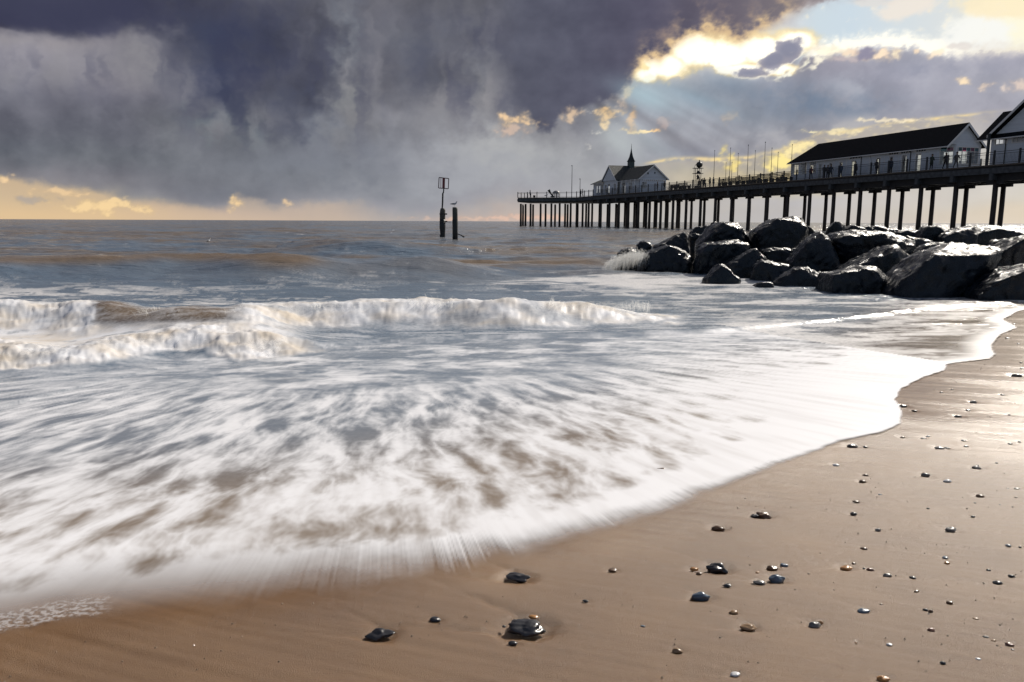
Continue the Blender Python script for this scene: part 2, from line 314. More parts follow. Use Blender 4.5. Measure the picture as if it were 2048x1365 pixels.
    dk = np.stack([np.interp(px,[1000,1150,1300,1450,1600,1800],v_) for v_ in ([92,87,88,108,136,152],[94,88,86,102,128,146],[108,104,104,114,132,148])],-1) + (med*14+shaft*10)[...,None]
    col = col*(1-dark[...,None]) + dk*dark[...,None]
    eg = np.exp(-((s+2)/20)**2)*ss(1230,1300,px)*ss(1620,1540,px); mixc((250,216,160), np.clip(eg*(.35+fine*1.6+med*1.2),0,1)*.8)
    eg2 = np.exp(-((s+34)/26)**2)*ss(1250,1330,px)*ss(1620,1540,px); mixc((176,150,132), np.clip(eg2*(.4+med*2+fine),0,1)*.55)
    # gilded scraps under it
    for a in [(1035,240,42,20,(240,204,160),.85),(1030,262,38,14,(206,180,162),.7),(1140,232,20,14,(222,192,160),.7),(1215,228,30,18,(236,196,142),.8),(1212,248,12,8,(250,214,160),.9),(1240,205,20,18,(200,178,160),.7),(1258,188,14,14,(214,186,150),.7),
              (1265,232,14,24,(214,178,140),.75),(1285,262,40,4,(255,220,160),1),(1310,260,14,6,(250,204,150),.8),(1330,248,24,12,(180,164,160),.6),(1460,230,26,14,(180,168,158),.6),(1285,135,16,14,(255,226,170),.8),(1300,160,20,9,(272,262,230),.9)]:
        puff(a[0],a[1],a[2],a[3],a[4],a[5],0)
    # sunbeams falling under the gap
    rr = np.arctan2(py-20, px-960); beam = fbm(rr*14, np.zeros_like(rr)+3.3, 2, 51); bmk = G(1330,235,230,70,18)*ss(130,190,py)*(1-dark)
    col += (np.clip(beam*2.2,-1,1)*23*bmk)[...,None]*np.array([.9,1,1.02])
    mixc((172,198,208), G(1290,192,66,24,20)*.65); mixc((192,200,200), G(1240,285,30,60,-50)*.6); mixc((178,190,196), G(1300,285,80,14,38)*.4); mixc((150,180,198), G(1400,200,90,16,20)*.35)
    mixc((112,128,150), G(1640,205,150,34,4)*ss(-.5,.4,med+fine*.5)*.75); mixc((118,136,156), G(1450,165,60,22,14)*.4); mixc((186,188,196), G(1760,170,120,26,-6)*ss(-.3,.5,tw)*.6); mixc((140,146,166), G(1900,140,110,24,0)*ss(-.3,.5,-tw)*.6); mixc((190,186,184), G(1700,250,200,14,-8)*ss(-.2,.5,med+tw)*.6)
    # yellow rim of the low bank behind the pier, and the puffs over it
    yl = np.interp(px,[1280,1310,1350,1400,1440,1500,1560,1600,1640,1720,1800,1880,1980,2060],[330,322,318,316,318,314,300,285,268,258,244,236,226,215]) + med*6+fine*3
    s3 = py-yl; lb = ss(1270,1330,px)*ss(2040,1900,px)
    mixc((196,182,158), ss(0,10,s3)*lb*np.exp(-np.maximum(s3,0)/45)*.6); mixc((246,220,164), np.clip(np.exp(-(s3/3.6)**2)*lb*(.7+fine*1.6+med),0,1)*.9)
    pf = ss(.05,.35,fbm(u/1.1,v/.55,5,61,.6)+.08)*ss(-4,6,s3)*np.exp(-np.maximum(s3,0)/38)*ss(1380,1450,px)*ss(2040,1860,px)
    mixc((232,214,174), pf*.62); mixc((252,238,200), ss(.3,1.1,pf*(.6+fine*1.2))*.7)
    for a in [(1460,330,22,26,(252,226,140),.7),(1560,325,45,24,(255,230,150),.85),(1600,300,40,16,(255,232,170),.8),(1660,262,50,7,(238,222,180),.8),(1790,240,80,5,(244,228,196),.8),(1625,262,10,4,(255,238,190),.9)]:
        puff(a[0],a[1],a[2],a[3],a[4],a[5])
    # warm light along the horizon, far left
    yw = np.interp(px,[-900,0,90,170,240,290,330,450,470,500,560,640,720,800],[350,352,362,378,392,402,412,418,390,398,408,398,400,430]) + fine*12+med*10
    wl = ss(-8,16,py-yw)*ss(820,640,px); mixc((222,192,152), wl*.75*ss(600,150,px)); mixc((206,184,162), wl*.55*ss(150,500,px))
    for a in [(15,358,22,9,(240,206,160),.8),(130,385,60,9,(236,202,156),.6),(200,412,110,20,(240,208,156),.8),(470,402,18,16,(240,206,156),.8),(572,404,12,8,(232,200,160),.7),(60,400,60,10,(170,160,152),.6),(1035,436,120,6,(224,188,168),.6),(915,438,90,6,(216,186,168),.6)]:
        puff(a[0],a[1],a[2],a[3],a[4],a[5])
    return np.clip(col, 10, 300)/255
def s2l(c): return np.where(c <= .04045, c/12.92, ((c+.055)/1.055)**2.4)
def build_sky():
    az = np.concatenate([np.linspace(-80,-37,40)[:-1], np.linspace(-37,37,860), np.linspace(37,80,40)[1:]])
    el = np.concatenate([[-1.5], np.linspace(-.3,15.6,250), np.linspace(15.6,25,22)[1:]])
    A, E_ = np.meshgrid(np.radians(az), np.radians(el))
    dx = np.sin(A)*np.cos(E_); dy = np.cos(A)*np.cos(E_); dz = np.sin(E_)
    zc = dy*CP - dz*SP; px = 1560*dx/zc; py = -1560*(dy*SP+dz*CP)/zc
    X = px - ROLL*py + 1024; Y = py + ROLL*px + 682.5
    col = s2l(sky_paint(X, Y, np.degrees(A), np.degrees(E_)))
    al = ss(24.5, 18.5, np.degrees(E_))*ss(78, 58, np.abs(np.degrees(A)))
    R = 12000
    m = bpy.data.materials.new('sky'); m.use_nodes = True; t = m.node_tree; t.nodes.clear()
    a = t.nodes.new('ShaderNodeAttribute'); a.attribute_name = 'colour'; b = t.nodes.new('ShaderNodeAttribute'); b.attribute_name = 'cover'
    e = t.nodes.new('ShaderNodeEmission'); tr = t.nodes.new('ShaderNodeBsdfTransparent'); mxs = t.nodes.new('ShaderNodeMixShader'); o = t.nodes.new('ShaderNodeOutputMaterial')
    t.links.new(a.outputs['Color'], e.inputs[0]); t.links.new(b.outputs['Fac'], mxs.inputs[0]); t.links.new(tr.outputs[0], mxs.inputs[1]); t.links.new(e.outputs[0], mxs.inputs[2]); t.links.new(mxs.outputs[0], o.inputs[0])
    m.cycles.emission_sampling = 'NONE'
    ob = grid_mesh('sky', dx*R, dy*R, dz*R, m, {'colour': col, 'cover': al}); tag(ob, kind='structure')
build_sky()
# ---------------------------------------------------------------- sea, swash and beach
P2 = lambda pts, z: [tuple(at_z(x, y, z)[:2]) for x, y in pts]
edge_img = [(-500,1330),(-150,1290),(0,1262),(100,1240),(250,1222),(400,1205),(550,1188),(700,1172),(850,1152),(950,1135),(1050,1112),(1150,1085),(1250,1055),(1350,1020),(1420,985),(1500,955),(1580,925),(1650,900),(1700,882),(1760,868),(1800,848),(1807,822),(1795,802),(1802,780),(1850,755),(1888,742),(1898,730),(1980,719),(1991,711),(1984,692),(2000,672),(2036,656),(2008,640),(2036,624),(2070,616),(2200,611),(2500,606)]
EDGE = [tuple(ground(x, y)[:2]) for x, y in edge_img]
LIP = P2([(380,720),(450,701),(560,694),(640,691),(690,687),(760,680),(850,682),(930,676),(1050,676),(1180,674),(1300,671),(1400,670),(1500,662),(1600,653),(1700,641),(1800,628),(1880,618),(1950,612),(2030,608)], .03)
BRK = P2([(-500,600),(-150,598),(0,600),(150,600),(300,610),(450,615),(520,608),(600,600),(700,600),(850,597),(1000,600),(1200,594),(1330,592),(1370,596)], .30)
BORE = P2([(-500,660),(-100,680),(0,690),(150,688),(250,672),(350,664),(450,664),(520,670),(600,684)], .17)
SWELL = P2([(-300,530),(0,520),(200,517),(400,514),(520,518),(620,526),(700,532)], .34)
SW2 = P2([(520,478),(600,476),(700,482),(830,488),(950,490)], .40)
SW3 = P2([(150,463),(400,465)], .5)
SW4 = P2([(690,526),(850,525),(1010,529)], .25)
FC = (-1.36, 8.2)
def flow(X, Y):
    th = np.arctan2(X-FC[0], FC[1]-Y); r = np.hypot(X-FC[0], Y-FC[1]); return th*4.6, r
def build_sea():
    # rows denser near, columns fan out
    ylo, yhi = 1.55, 11000.
    Yd = np.geomspace(ylo, yhi, 4000); n = np.cumsum((800/Yd**2 + 36/Yd)*np.gradient(Yd)); n -= n[0]; cnt = int(n[-1])
    rows = np.interp(np.linspace(0, n[-1], cnt), n, Yd)
    s = np.concatenate([np.linspace(-2.5,-.80,30)[:-1], np.linspace(-.80,.80,820), np.linspace(.80,2.5,30)[1:]])
    S, Y = np.meshgrid(s, rows); X = S*(Y+.15)
    de, _ = poly_dist(X, Y, EDGE)            # positive: seaward of the edge
    dl, al = poly_dist(X, Y, LIP); db, ab = poly_dist(X, Y, spl(BRK)); do, ao = poly_dist(X, Y, spl(BORE))
    ds, as_ = poly_dist(X, Y, spl(SWELL))
    sz = sandz(X, Y)
    # ---- open water
    wv = fbm(X*.45 + 4, Y*.8, 4, 3); far = fbm(X*.06, Y*.22, 4, 9)
    rid = 1-np.abs(fbm(X*.20+7, Y*.36, 4, 14)); rid2 = 1-np.abs(fbm(X*.045+2, Y*.13, 3, 17))
    z = .09*wv*ss(9,16,Y) + .30*(rid-.85)*ss(12,22,Y) + .10*far*ss(20,60,Y) + .5*(rid2-.85)*ss(30,80,Y)
    z *= 1/(1+ (Y/1500))
    def wave(P, A, f_, b_, taper=1.5, d=None, al_=None):
        if d is None: d, al_ = poly_dist(X, Y, spl(P))
        tot = sum(math.dist(p, q) for p, q in zip(P[:-1], P[1:]))
        tp = ss(0, taper, al_)*ss(0, taper, tot-al_)
        # distance past the ends fades it as well
        g = np.where(d > 0, np.exp(-(d/b_)**2), np.exp(-(np.abs(d)/f_)**1.7))
        return A*g*tp
    z += wave(SWELL, .40, 1.5, 3.0, 3, ds, as_) + wave(SW2, .40, 2.2, 4, 5) + wave(SW3, .6, 4, 8, 9) + wave(SW4, .26, 1.3, 2.2, 2)
    brk = wave(BRK, 1, .52, 1.35, 1.2, db + .10*fbm(X*1.3, Y*1.3, 3, 33), ab); bo = wave(BORE, 1, .42, .7, .8, do + .08*fbm(X*1.6, Y*1.6, 3, 35), ao)
    crest = .265*(1+.30*fbm(X*1.3, Y*.6, 3, 36))*(1-.45*ss(.0,.21,X/(Y+.01))); z = z + crest*brk + .14*(1+.3*fbm(X*1.2,Y*.7,2,38))*bo
    # ---- thin water over the sand
    film = .006 + .012*ss(0, 2.5, de) + .02*ss(-.02, .04, dl)*ss(-.3,.3,al) + .02*ss(1.5,4,de)
    lipb = .022*np.exp(-((dl-.03)/.07)**2)*ss(0,.6,al)
    zz = np.maximum(z, sz+film) ; k = .02; zsm = np.log(np.exp(np.clip((z)/k,-60,60))+np.exp(np.clip((sz+film)/k,-60,60)))*k
    Z = np.where(Y < 14, np.where(zz-sz < .3, np.minimum(zsm, zz+.012), zz), z) + lipb
    Z = np.maximum(Z, sz+.003)
    # ---- foam cover
    u, r = flow(X, Y)
    wu = fbm(u*2.2, r*1.4, 3, 71)*.16; wr = fbm(u*2.2+5, r*1.4, 3, 72)*.22
    a1 = fbm((u+wu*.6)*5.2, (r+wr*.6)*1.7, 5, 73, .6); a2 = 1-np.abs(fbm((u+wu*.6)*4.0+3, (r+wr*.6)*1.6, 5, 76, .6))*2.6
    b1 = fbm(X*1.7+wu, Y*2.6+wr, 5, 79, .62); b2 = 1-np.abs(fbm(X*1.4+3+wu, Y*2.3+wr, 5, 81, .62))*2.6
    wfar = ss(2.4, 3.9, r)                    # 1 near the viewer
    pa = .45*a1*2.2 + .5*a2; pb = .45*b1*2.2 + .5*b2
    pat = pa*wfar + pb*(1-wfar)
    streak = fbm(u*9, r*.8, 3, 84); streakx = fbm(X*1.1, Y*11, 3, 86)
    pat = pat + .14*streak*wfar + .20*streakx*(1-wfar)
    # amount of foam over the swash
    right = ss(.0, 1.7, X - .1*(Y-3))
    amt = .28 + .42*right + .14*ss(1.6, .45, de) + 1.5*ss(.34+.5*ss(.8,2,X), .06+.30*ss(.8,2,X), de) - .30*ss(4.5,7.5,Y)*(1-ss(2,3.5,X)) 
    amt -= .35*ss(.9,.2,np.abs(Y-7.9-(X-3.5)*.45))*ss(1.5,3,X)*ss(.7,1.3,de)
    fs = .08+.92*ss(-.32, .68, pat + amt - .42)
    # behind the lip: smooth grey water with fine streaks
    lipm = ss(-.01, .05, dl)*ss(-.2,.4,al)
    behind = ss(.05,.5,streakx*1.2+.16+.3*b1)*.42
    fr = fs*(1-lipm) + behind*lipm
    fr = np.maximum(fr, np.exp(-((dl+.015)/.03)**2)*ss(.1,.8,al)*(.35+.65*ss(1,5,X)))
    fr = np.maximum(fr, np.exp(-((dl-.16)/.14)**2)*ss(2.5,4.5,X)*ss(.3,.55,fbm(X*9,Y*14,3,88)+.55)*.8)
    # blue water beyond the breaker with lace
    lace = 1-np.abs(fbm(X*.55+wu*2, Y*.85, 5, 91, .62))*3.2; pt = fbm(X*.28, Y*.2, 3, 94)
    out = ss(.35,.95,lace + pt*1.3 - .28 + .25*streakx)*.75*ss(17,11.5,Y)
    out = np.maximum(out, .75*ss(.1,.6,fbm(X*.5,Y*2.2,4,96,.6)*1.4+ss(3.6,0,np.hypot((X-2.6)/1.6,Y-16.0))*1.2-.42)); out = np.maximum(out, .7*ss(.15,.6,fbm(X*.7,Y*1.5,5,97,.65)+ss(.6,3,X)*.28-.02)*ss(22,14,Y)); out *= 1-.9*ss(.2,.6,wave(SWELL,1,2.2,2,3,ds,as_))
    seaward = ss(.35,.75,db)*ss(4.5,5.2,Y)
    f = fr*(1-seaward) + out*seaward
    # whitewater of the breaker; a glassy brown face is left open on the left
    brow = ss(-.55,-.15,db)*ss(.42,.12,db)
    turb = fbm(X*3.2, Y*3.2, 4, 101, .6)
    xi = X/(Y+.01)
    glassy = ss(-.545,-.53,xi+turb*.02)*ss(-.325,-.38,xi+turb*.03)
    endr = ss(.235,.20,xi+turb*.02)
    tb2 = fbm(X*1.5,Y*1.5,4,102,.6); dbn = db+.28*tb2
    wwb = ss(-.85,-.40,dbn)*ss(.50,.12,db)*endr*(1-glassy*.93)
    wwb = wwb*(.45+.55*ss(-.30,.10,fbm(X*1.3+3,Y*2.2,4,107,.6)+.25*ss(.0,.25,db)))
    tot = sum(math.dist(p,q) for p,q in zip(BORE[:-1],BORE[1:]))
    wwo = ss(-.50,-.34,do+.1*turb)*ss(.55,.15,do+.25*turb)*ss(0,.2,tot-ao)*ss(.0,.5,tot-ao+.2)
    ww = np.maximum(wwb, wwo*(do>-.9)); 
    f = np.maximum(f, np.clip(ww*1.15,0,1)*(.93+.35*turb+.25*tb2))
    strk = ss(.08,.4,fbm((X+Y*.5)*3.2, (Y-X*.6)*.8, 3, 104)); f = np.maximum(f, glassy*ss(-.6,-.3,db)*ss(.3,.0,db)*strk*.55*ss(-.49,-.42,xi))
    betw = ss(-.35,-.55,db)*ss(.05,.25,do)*(ab<tot+6)*ss(-.25,-.32,xi)
    f = np.maximum(f, betw*ss(-.1,.35,pb*.6+.15))
    # relief of the whitewater
    rel = fbm(X*2.6, Y*2.6, 5, 111, .62); rel2 = 1-np.abs(fbm(X*4.2, Y*3.4, 4, 115, .6))*2
    Z += ww*(.050*fbm(X*3.6,Y*3.6,4,112,.6) + .020*rel + .010*(rel2-.3) + .016*fbm(X*11,Y*8,3,119))
    Z += .010*fbm(X*2.2,Y*7,3,118)*ss(5,9,Y)*(1-ww)*ss(60,20,Y)
    Z = np.maximum(Z, sz+.003)
    # silt: how brown the water body is
    bn = fbm(X*.33,Y*.40,4,171,.6); bn2 = fbm(X*.07,Y*.12,4,174,.6)
    silt = np.clip(ss(13,24,Y)*(.38+1.3*bn*ss(120,30,Y)+1.2*bn2) + .9*ss(.35,1,wave(SWELL,1,1.2,1.3,3,ds,as_)) + glassy*ss(-.7,-.2,db)*ss(.5,0,db) + ss(2.2,.5,de)*.9 + .2*ss(6,4,Y) + .5*ss(.1,.5,rid2-.7)*ss(20,40,Y), 0, 1)
    # soft outer edge
    wd = np.interp(X, [-1.3,-.5,0,.6,1.2,2,3], [.52,.42,.22,.13,.06,.02,.012])
    frm = ss(-1.1,-.3,X); fray = (fbm(u*9, r*.6, 2, 120)*.22 + fbm(u*110, r*.5, 2, 123)*.42*(.3+ss(-.3,.5,fbm(u*5,r*.3,2,129)))+fbm(X*14,Y*9,3,130)*.16)*frm
    dd = de + fray*wd*.75*ss(2.6,1.6,X) + fbm(X*9,Y*9,3,125)*.012 + fbm(X*2.5,Y*2.5,3,127)*.03
    alpha = ss(-.15, 1, dd/wd)
    hard = ss(1.8,2.4,X); alpha = alpha*(1-hard) + hard*ss(-.004,.012,dd)
    bub = ss(-1.02,-1.22,X+.06*fbm(X*9,Y*9,3,190))*ss(-.035,.0,de+.03*fbm(X*16,Y*16,3,193))*ss(.16,.08,de)*(de<.2)
    lacy = bub*ss(-.12,.25,fbm(X*55,Y*75,3,195,.7)+.10); alpha = np.maximum(alpha, lacy*.38)
    holes = ss(2.6,.5,de)
    f = f*(1-.16*ss(-.2,.6,fbm(u*14,r*1.1,4,181)+.3*a1)*ss(3.5,1.0,de))
    f = np.clip(np.maximum(f, ss(.34,.04,de)*.97*ss(0,.02,de)), 0, 1)
    keep = (de > -.14)
    m = bpy.data.materials.new('sea_water'); m.use_nodes = True; t = m.node_tree; t.nodes.clear(); Lk = t.links.new
    def att(n): a = t.nodes.new('ShaderNodeAttribute'); a.attribute_name = n; return a.outputs['Fac']
    geo = t.nodes.new('ShaderNodeNewGeometry')
    def noise(scale, vec, det=5, rough=.55):
        mp_ = t.nodes.new('ShaderNodeMapping'); mp_.inputs['Scale'].default_value = vec; Lk(geo.outputs['Position'], mp_.inputs[0])
        n_ = t.nodes.new('ShaderNodeTexNoise'); n_.inputs['Scale'].default_value = scale; n_.inputs['Detail'].default_value = det; n_.inputs['Roughness'].default_value = rough; Lk(mp_.outputs[0], n_.inputs[0]); return n_.outputs[0]
    def math_(op, a, b=None, cl=False):
        n_ = t.nodes.new('ShaderNodeMath'); n_.operation = op; n_.use_clamp = cl
        for i_, q in enumerate((a, b)):
            if q is None: continue
            if isinstance(q, (int, float)): n_.inputs[i_].default_value = q
            else: Lk(q, n_.inputs[i_])
        return n_.outputs[0]
    pw = t.nodes.new('ShaderNodeBsdfPrincipled'); mixw = t.nodes.new('ShaderNodeMix'); mixw.data_type = 'RGBA'
    mixw.inputs[6].default_value = (.135,.185,.245,1); mixw.inputs[7].default_value = (.200,.145,.092,1); Lk(att('silt'), mixw.inputs[0]); Lk(mixw.outputs[2], pw.inputs['Base Color'])
    pw.inputs['Roughness'].default_value = .16; pw.inputs['IOR'].default_value = 1.33
    nb = math_('ADD', math_('MULTIPLY', noise(1, (1.2,4.5,1), 6, .6), 1.0), math_('MULTIPLY', noise(1, (.25,.9,1), 5, .6), 2.5))
    sep = t.nodes.new('ShaderNodeSeparateXYZ'); Lk(geo.outputs['Position'], sep.inputs[0])
    amp_ = t.nodes.new('ShaderNodeMapRange'); Lk(sep.outputs[1], amp_.inputs[0]); amp_.inputs[1].default_value = 5; amp_.inputs[2].default_value = 30; amp_.inputs[3].default_value = .012; amp_.inputs[4].default_value = .16
    bp = t.nodes.new('ShaderNodeBump'); bp.inputs['Strength'].default_value = .9; Lk(nb, bp.inputs['Height']); Lk(amp_.outputs[0], bp.inputs['Distance']); Lk(bp.outputs[0], pw.inputs['Normal'])
    pf = t.nodes.new('ShaderNodeBsdfPrincipled'); cm = t.nodes.new('ShaderNodeMix'); cm.data_type = 'RGBA'; cm.inputs[6].default_value = (.87,.87,.89,1); cm.inputs[7].default_value = (.66,.58,.48,1); Lk(att('cream'), cm.inputs[0]); Lk(cm.outputs[2], pf.inputs['Base Color']); pf.inputs['Roughness'].default_value = .42; pf.inputs['IOR'].default_value = 1.33
    bp2 = t.nodes.new('ShaderNodeBump'); bp2.inputs['Strength'].default_value = .5; bp2.inputs['Distance'].default_value = .0015; Lk(noise(38, (1,1,1), 5, .65), bp2.inputs['Height']); 
    Lk(bp2.outputs[0], pf.inputs['Normal'])
    fo = t.nodes.new('ShaderNodeMixShader')
    fine = math_('SUBTRACT', noise(26, (1,1,1), 4, .6), .5)
    ff = math_('ADD', att('foam'), math_('MULTIPLY', math_('MULTIPLY', fine, att('grainy')), 1.2), True)
    Lk(ff, fo.inputs[0]); Lk(pw.outputs[0], fo.inputs[1]); Lk(pf.outputs[0], fo.inputs[2])
    tr = t.nodes.new('ShaderNodeBsdfTransparent'); am = t.nodes.new('ShaderNodeMixShader'); o = t.nodes.new('ShaderNodeOutputMaterial')
    Lk(att('cover'), am.inputs[0]); Lk(tr.outputs[0], am.inputs[1]); Lk(fo.outputs[0], am.inputs[2]); Lk(am.outputs[0], o.inputs[0])
    grainy = np.clip(seaward*(f>.02)*.7 + lipm*.5*(1-seaward) + .12, 0, 1)*(1-ww*.5)*ss(.3,1.2,de)
    ob = grid_mesh('sea', X, Y, Z, m, {'foam': f, 'silt': silt, 'cover': alpha, 'grainy': grainy, 'cream': np.clip(np.maximum(ww, betw)*(.35+1.6*fbm(X*1.6,Y*2.2,4,161,.6)) + .3*seaward,0,1)}, keep)
    tag(ob, kind='structure')
    return ob
build_sea()
# ---- pebbles: (x, y, width, height in the picture, colour, label or None)
K, BR, OR, GR, SL, WH, TN, RD = 'black', 'brown', 'orange', 'grey', 'slate blue', 'white', 'tan', 'reddish brown'
PEB = [
(1051,1253,79,36,K,'large black flint with pale bands, biggest stone on the near sand'),
(1035,1154,44,17,K,'long dark curved flint lying just below the foam edge'),
(1433,1135,42,24,K,'shiny black knobbly flint beside two small orange pebbles'),
(1402,1193,35,22,SL,'oval slate blue pebble in a wet hollow'),
(1554,1158,32,23,SL,'round slate blue pebble with a grey pebble at its left side'),
(1519,1165,23,10,GR,'flat grey pebble touching the round slate blue one'),
(1514,1159,9,5,OR,'tiny orange pebble on top of the flat grey one'),
(1497,1254,33,13,TN,'long tan oblong pebble lying on its side'),
(1629,1250,26,17,GR,'grey brown humped pebble with an orange chip behind it'),
(1641,1245,10,9,OR,'orange chip tucked behind the humped grey brown pebble'),
(1528,1030,27,14,BR,'rough dark brown flint lump with a black pebble at its left'),
(1510,1032,17,9,K,'black pebble touching the rough brown flint lump'),
(1437,1057,25,12,BR,'glossy brown oval pebble near the foam edge'),
(1470,1348,21,8,WH,'white curved shell fragment at the bottom of the beach'),
(1766,1357,24,13,OR,'orange brown pebble cut by the bottom edge of the view'),
(760,1268,48,16,K,'flat black stone leftmost on the near sand'),
(870,1239,22,10,K,'small black stone right of the flat black stone'),
(1355,1302,20,13,TN,'rounded tan pebble alone on smooth sand'),
(1067,1234,20,8,OR,'small orange pebble behind the large banded black flint'),
(1026,1286,20,10,K,'small black block in front of the large banded black flint'),
(1008,1253,9,6,K,'tiny dark chip left of the large banded black flint'),
(1225,1140,18,8,BR,'dark brown pebble alone below the foam, midway along'),
(1388,1138,18,9,OR,'orange pebble immediately left of the knobbly black flint'),
(1398,1147,14,7,BR,'small brown pebble in front of the orange one'),
(1544,1136,21,12,BR,'brown crusty pebble behind the round slate blue one'),
(1568,1130,16,8,SL,'small blue grey pebble right of the brown crusty one'),
(1902,1059,22,13,GR,'domed grey brown pebble with a long scour tail'),
(1851,950,18,11,GR,'smooth domed grey pebble high on the right sand'),
(1895,962,17,8,WH,'pale whitish pebble right of the smooth domed grey one'),
(1725,963,15,9,BR,'brown pebble, front one of a pair near the foam'),
(1731,951,12,7,BR,'brown pebble, back one of a pair near the foam'),
(1672,930,14,6,WH,'white pebble close to the frayed foam edge'),
(1705,892,21,10,K,'black blocky stone beside the foam edge'),
(1731,894,10,5,K,'small black stone right of the black blocky one'),
(1727,1222,23,11,SL,'dark blue black wedge shaped pebble'),
(1692,1136,25,10,OR,'long orange brown pebble with a smaller one behind'),
(1708,1127,11,7,BR,'small brown pebble behind the long orange brown one'),
(1740,1139,14,8,RD,'dark reddish pebble right of the long orange brown one'),
(1774,1151,17,11,GR,'grey pebble ringed by bright wet glare'),
(1707,1028,14,9,K,'round blue black pebble on striped sand'),
(1712,1003,14,6,BR,'brown pebble behind the round blue black one'),
(1756,1060,14,8,GR,'small grey pebble with a dark tail, mid beach'),
(1728,1097,13,6,BR,'small flat brown pebble with a forked wake'),
(1862,1223,12,10,BR,'brown pebble of a close cluster of three'),
(1851,1220,11,7,K,'dark pebble of a close cluster of three'),
(1857,1228,5,4,K,'tiniest pebble of a close cluster of three'),
(1862,1260,15,11,RD,'rounded reddish brown pebble below the cluster of three'),
(2019,1289,18,10,RD,'reddish brown pebble low at the right in the glare'),
(2025,1300,9,6,GR,'tiny grey pebble in front of the reddish one in the glare'),
(1995,1165,18,9,K,'dark angular pebble high in the bright glare'),
(2023,1152,13,7,K,'dark pebble behind the angular one in the glare'),
(1960,992,17,8,BR,'dark brown pebble with a thin tail at upper right'),
(2034,751,21,9,K,'dark stone at the right edge of the wet purple sand'),
(1916,833,15,8,K,'dark lumpy stone in the middle of the wet purple sand'),
(1806,812,16,7,K,'dark stone touching the bulge of the foam edge'),
(1946,804,13,7,GR,'grey stone highest of those on the wet purple sand'),
(1879,896,19,8,GR,'flat grey brown stone with a thin black one at its right'),
(1894,896,11,4,K,'thin black stone beside the flat grey brown one'),
(1953,935,18,9,GR,'low grey stone with a small cap behind it'),
(1467,1225,19,12,TN,'olive tan pebble just below the oval slate blue pebble'),
(1886,1326,12,7,K,'dark pebble near the bottom right of the beach'),
(1900,1205,15,8,BR,'brown oval pebble above the cluster of three'),
]
SM = [(1171,1202,13,5,K),(1286,1252,10,3,SL),(1455,1171,17,7,K),(1856,1017,6,4,K),(1946,1033,9,4,K),(1490,997,3,3,K),(1617,1148,5,4,BR),(1728,1137,6,4,K),(1825,1155,13,6,K),(1891,1115,13,5,SL),(1894,1126,11,6,OR),
(2017,1091,12,5,SL),(2040,1094,6,4,K),(1977,1140,9,4,K),(1833,1183,11,6,BR),(1762,1209,8,4,BR),(1951,1237,11,4,TN),(1712,1285,6,4,BR),(1779,1289,12,5,WH),(1971,1274,12,5,K),(1987,1281,11,5,TN),(2003,1296,4,3,K),(1956,1318,11,5,WH),
(2028,649,9,5,K),(2015,677,11,6,K),(2037,688,8,4,WH),(2042,726,8,5,K),(2043,737,7,4,K),(2005,790,9,5,K),(1904,779,6,3,K),(1883,785,7,4,K),(1936,821,10,6,K),(1981,834,6,4,RD),(2018,830,6,4,K),(1829,822,11,5,K),(1805,875,11,6,BR),(1847,877,11,5,GR),(1856,873,9,5,WH),
(1932,893,11,5,GR),(1927,881,12,3,K),(2020,888,10,5,K),(2039,884,8,5,K),(1955,931,6,4,GR),(1993,926,6,4,K),(2034,977,13,4,GR),(2015,977,6,3,K),(1760,989,8,3,SL),(1934,1017,4,3,BR),(2032,995,7,3,BR),(2025,1014,4,3,K),(1950,1006,6,3,K),(1712,1286,5,3,OR),(2000,1010,5,3,K),
(1690,700,9,5,K),(1165,697,8,4,TN),(1602,846,13,7,GR),(1655,817,9,4,GR),(1327,940,26,9,BR),(1500,1130,4,3,BR),(1590,1180,4,3,K),(1668,1180,4,3,BR),(1440,1275,4,3,K),(1960,860,4,3,WH),(1975,700,5,3,WH),(1900,1320,4,3,TN),(2000,1250,4,3,BR)]
DARKSAND = []
PCOL = {K:((.012,.013,.017),(.03,.03,.035)),BR:((.07,.036,.018),(.14,.075,.035)),OR:((.30,.13,.035),(.45,.23,.08)),GR:((.10,.095,.09),(.20,.185,.17)),SL:((.05,.075,.11),(.11,.15,.20)),WH:((.42,.42,.44),(.6,.6,.6)),TN:((.22,.13,.065),(.30,.19,.10)),RD:((.11,.045,.025),(.18,.08,.05))}
PM = {k: mat('pebble_'+k.replace(' ', '_'), v[0], .30, var=0, scale=14, col2=v[1], bump=.003, bscale=30, spec=.6) for k, v in PCOL.items()}
allp = [(*p[:5], p[5]) for p in PEB] + [(*p, None) for p in SM]
for i, p in enumerate(allp):
    g = ground(p[0], p[1]); zc = g.y*CP + (H-g.z)*SP; allp[i] = (*p, g, p[2]/1560*zc, p[3]/1560*zc)
